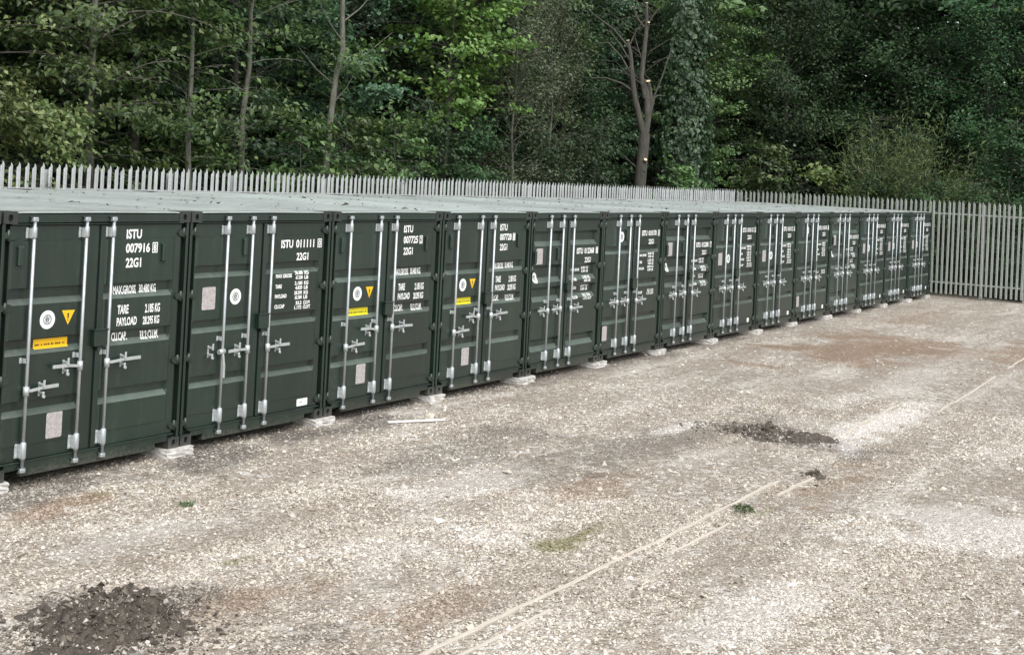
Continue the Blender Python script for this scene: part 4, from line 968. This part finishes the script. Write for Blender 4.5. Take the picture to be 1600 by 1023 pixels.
wood, lf = shared(('tree', 'slim'), PROTO['slim']); o = obj('crown', lf, root, (0.4, 0.1, 2.2), 1.0)

# the pruned tree: bare forked trunk with pale saw cuts
def pruned():
    root = empty('tree', (31.0, 8.5, 0.0)); tag(root, 'bare pruned tree with forked trunk and pale saw cuts', 'tree')
    mb = MB(); s = 1.0
    ux = Vector((0.52, -0.85, 0)).normalized()                 # the fork spreads across the view
    def P(a, z, b=0.0): return ux * a + Vector((0.85, 0.52, 0)) * b + Vector((0, 0, z))
    cuts = []
    def limb(pts, rad, cut=False, n=8):
        rad = [q * (0.78 if q < 0.18 else 0.92) for q in rad]; mb.tube([P(*p) for p in pts], rad, n, False)
        if cut:
            a, b = P(*pts[-2]), P(*pts[-1]); d = (b - a).normalized(); cuts.append((b, d, rad[-1]))
        else: pass
    limb([(-0.10, -0.3), (-0.04, 1.6), (0.0, 3.0), (0.04, 3.9), (0.08, 4.75)], [0.27, 0.23, 0.215, 0.205, 0.20])
    limb([(0.08, 4.6), (-0.10, 5.2), (-0.30, 5.9), (-0.42, 6.6), (-0.50, 7.3), (-0.62, 7.75)], [0.15, 0.14, 0.125, 0.11, 0.085, 0.065], True)
    limb([(0.08, 4.6), (0.16, 5.3), (0.10, 5.9), (0.0, 6.5)], [0.17, 0.15, 0.14, 0.125])
    limb([(0.05, 5.9), (-0.12, 6.6), (-0.06, 7.5), (-0.02, 8.2), (-0.06, 9.0)], [0.13, 0.115, 0.10, 0.085, 0.055], True)
    limb([(0.14, 5.2), (0.22, 5.6), (0.30, 5.9)], [0.13, 0.12, 0.10])
    limb([(0.24, 5.7), (0.18, 6.2), (0.10, 6.45, -0.12)], [0.10, 0.09, 0.075], True)
    limb([(0.28, 5.85), (0.42, 6.0), (0.7, 6.0)], [0.05, 0.04, 0.012], False, 6)
    limb([(-0.35, 6.1), (-0.75, 6.35), (-1.3, 6.5), (-1.9, 6.45), (-2.1, 6.6)], [0.05, 0.042, 0.034, 0.022, 0.008], False, 6)
    limb([(-0.42, 6.6), (-0.8, 7.2), (-1.25, 7.65), (-1.6, 7.6), (-1.9, 7.3)], [0.045, 0.038, 0.028, 0.018, 0.006], False, 6)
    limb([(-0.46, 7.0), (-0.85, 7.6), (-1.2, 8.0), (-1.5, 8.1)], [0.040, 0.032, 0.022, 0.008], False, 6)
    limb([(-0.55, 7.5), (-1.1, 8.1), (-1.7, 8.5), (-2.2, 8.9)], [0.045, 0.035, 0.022, 0.008], False, 6)
    limb([(-0.55, 7.6), (-0.35, 8.1), (-0.1, 8.45)], [0.04, 0.03, 0.02], False, 6)
    limb([(-0.10, 8.2), (-0.35, 8.5), (-0.52, 8.85)], [0.05, 0.042, 0.035], True, 6)
    limb([(-0.04, 8.0), (0.02, 8.2), (0.03, 8.36, -0.1)], [0.06, 0.05, 0.04], True, 6)
    limb([(-0.08, 7.0), (-0.3, 7.6), (-0.42, 8.0)], [0.035, 0.025, 0.01], False, 6)
    limb([(0.3, 5.9), (0.55, 6.6), (0.8, 7.5), (0.9, 7.9)], [0.04, 0.03, 0.02, 0.006], False, 6)
    limb([(0.0, 8.3), (0.3, 8.8), (0.6, 9.0)], [0.03, 0.02, 0.006], False, 6)
    limb([(0.05, 3.75), (0.10, 3.82, -0.16), (0.12, 3.9, -0.24)], [0.09, 0.075, 0.06], True, 6)
    rr_ = np.random.default_rng(61)
    for q in range(26):
        a0 = rr_.uniform(-0.55, 0.25); z0 = rr_.uniform(6.2, 9.2); sg = -1 if rr_.random() < 0.7 else 1; L_ = rr_.uniform(0.6, 1.7)
        limb([(a0, z0, rr_.normal(0, .1)), (a0 + sg * L_ * .45, z0 + L_ * rr_.uniform(.2, .5), rr_.normal(0, .25)), (a0 + sg * L_, z0 + L_ * rr_.uniform(.1, .9), rr_.normal(0, .4))], [0.018, 0.012, 0.004], False, 4)
    limb([(-0.1, 3.6), (-0.7, 4.1), (-1.2, 4.25), (-1.6, 4.6)], [0.03, 0.028, 0.02, 0.006], False, 6)
    obj('trunk', mb.mesh('trunk', bk_brown), root)
    for p, d, rr in cuts:
        q = MB(); q.tube([p - d * 0.01, p + d * 0.012], rr * 1.12, 10); o = obj('saw_cut', q.mesh('saw_cut', m_cut), root)
    for p, rr in ((P(0.85, 8.9, -0.3), 0.05), (P(0.85, 8.4, -0.2), 0.045)): pass
    return root
pruned()

# small weed by the edging
def weed():
    r = np.random.default_rng(8); n = 130; P = r.normal(0, 1, (n, 3)) * np.array([0.10, 0.07, 0.02]); P[:, 2] = np.abs(P[:, 2]) + 0.02
    return leaves_mesh('weed', P, np.array([0, 0, 0.8]) + r.normal(0, .5, (n, 3)), 0.045 * np.exp(r.normal(0, .3, n)), 0.5, lm_mid, r)
wme = weed()
for x, y, s, lab in ((4.55, -5.78, 0.8, 'small green weed growing between the edging boards'), (1.05, -1.55, 0.55, 'tiny green weed in front of the container marked 007916')):
    o = empty('weed', (x, y, float(gz(x, y)) + 0.005)); o.scale = (s, s, s); q = obj('leaves', wme, o); q['kind'] = 'stuff'; tag(o, lab, 'weed', 'weeds on the gravel')

# dark leaf-shaped flecks standing in for seam shadows, a few strewn over the roofs
def shade_flecks():
    r = np.random.default_rng(21); P = []
    for i in range(0, 14):
        n = 26; x = i * PITCH + r.normal(0, 0.05, n); y = r.uniform(0.3, 5.9, n); P.append(np.stack([x, y, np.full(n, BZ + 2.600)], -1))
        n = 7; x = i * PITCH + r.uniform(0.2, 2.2, n) - PITCH; y = r.uniform(0.2, 5.9, n); P.append(np.stack([x, y, np.full(n, BZ + 2.600)], -1))
    P = np.concatenate(P); return leaves_mesh('roof_shade_flecks', P, np.array([0, 0, 1.0]) + r.normal(0, .22, P.shape), 0.045 * np.exp(r.normal(0, .4, len(P))), 0.6, m_shade_fleck, r)
m_shade_fleck = plain('dark_shade_fleck', (0.07, 0.055, 0.035), 0.9, 0, 0.5, 9)
o = obj('roof_shade_flecks', shade_flecks()); o['kind'] = 'stuff'; o['label'] = 'dark flecks standing in for seam shadows on the container roofs'
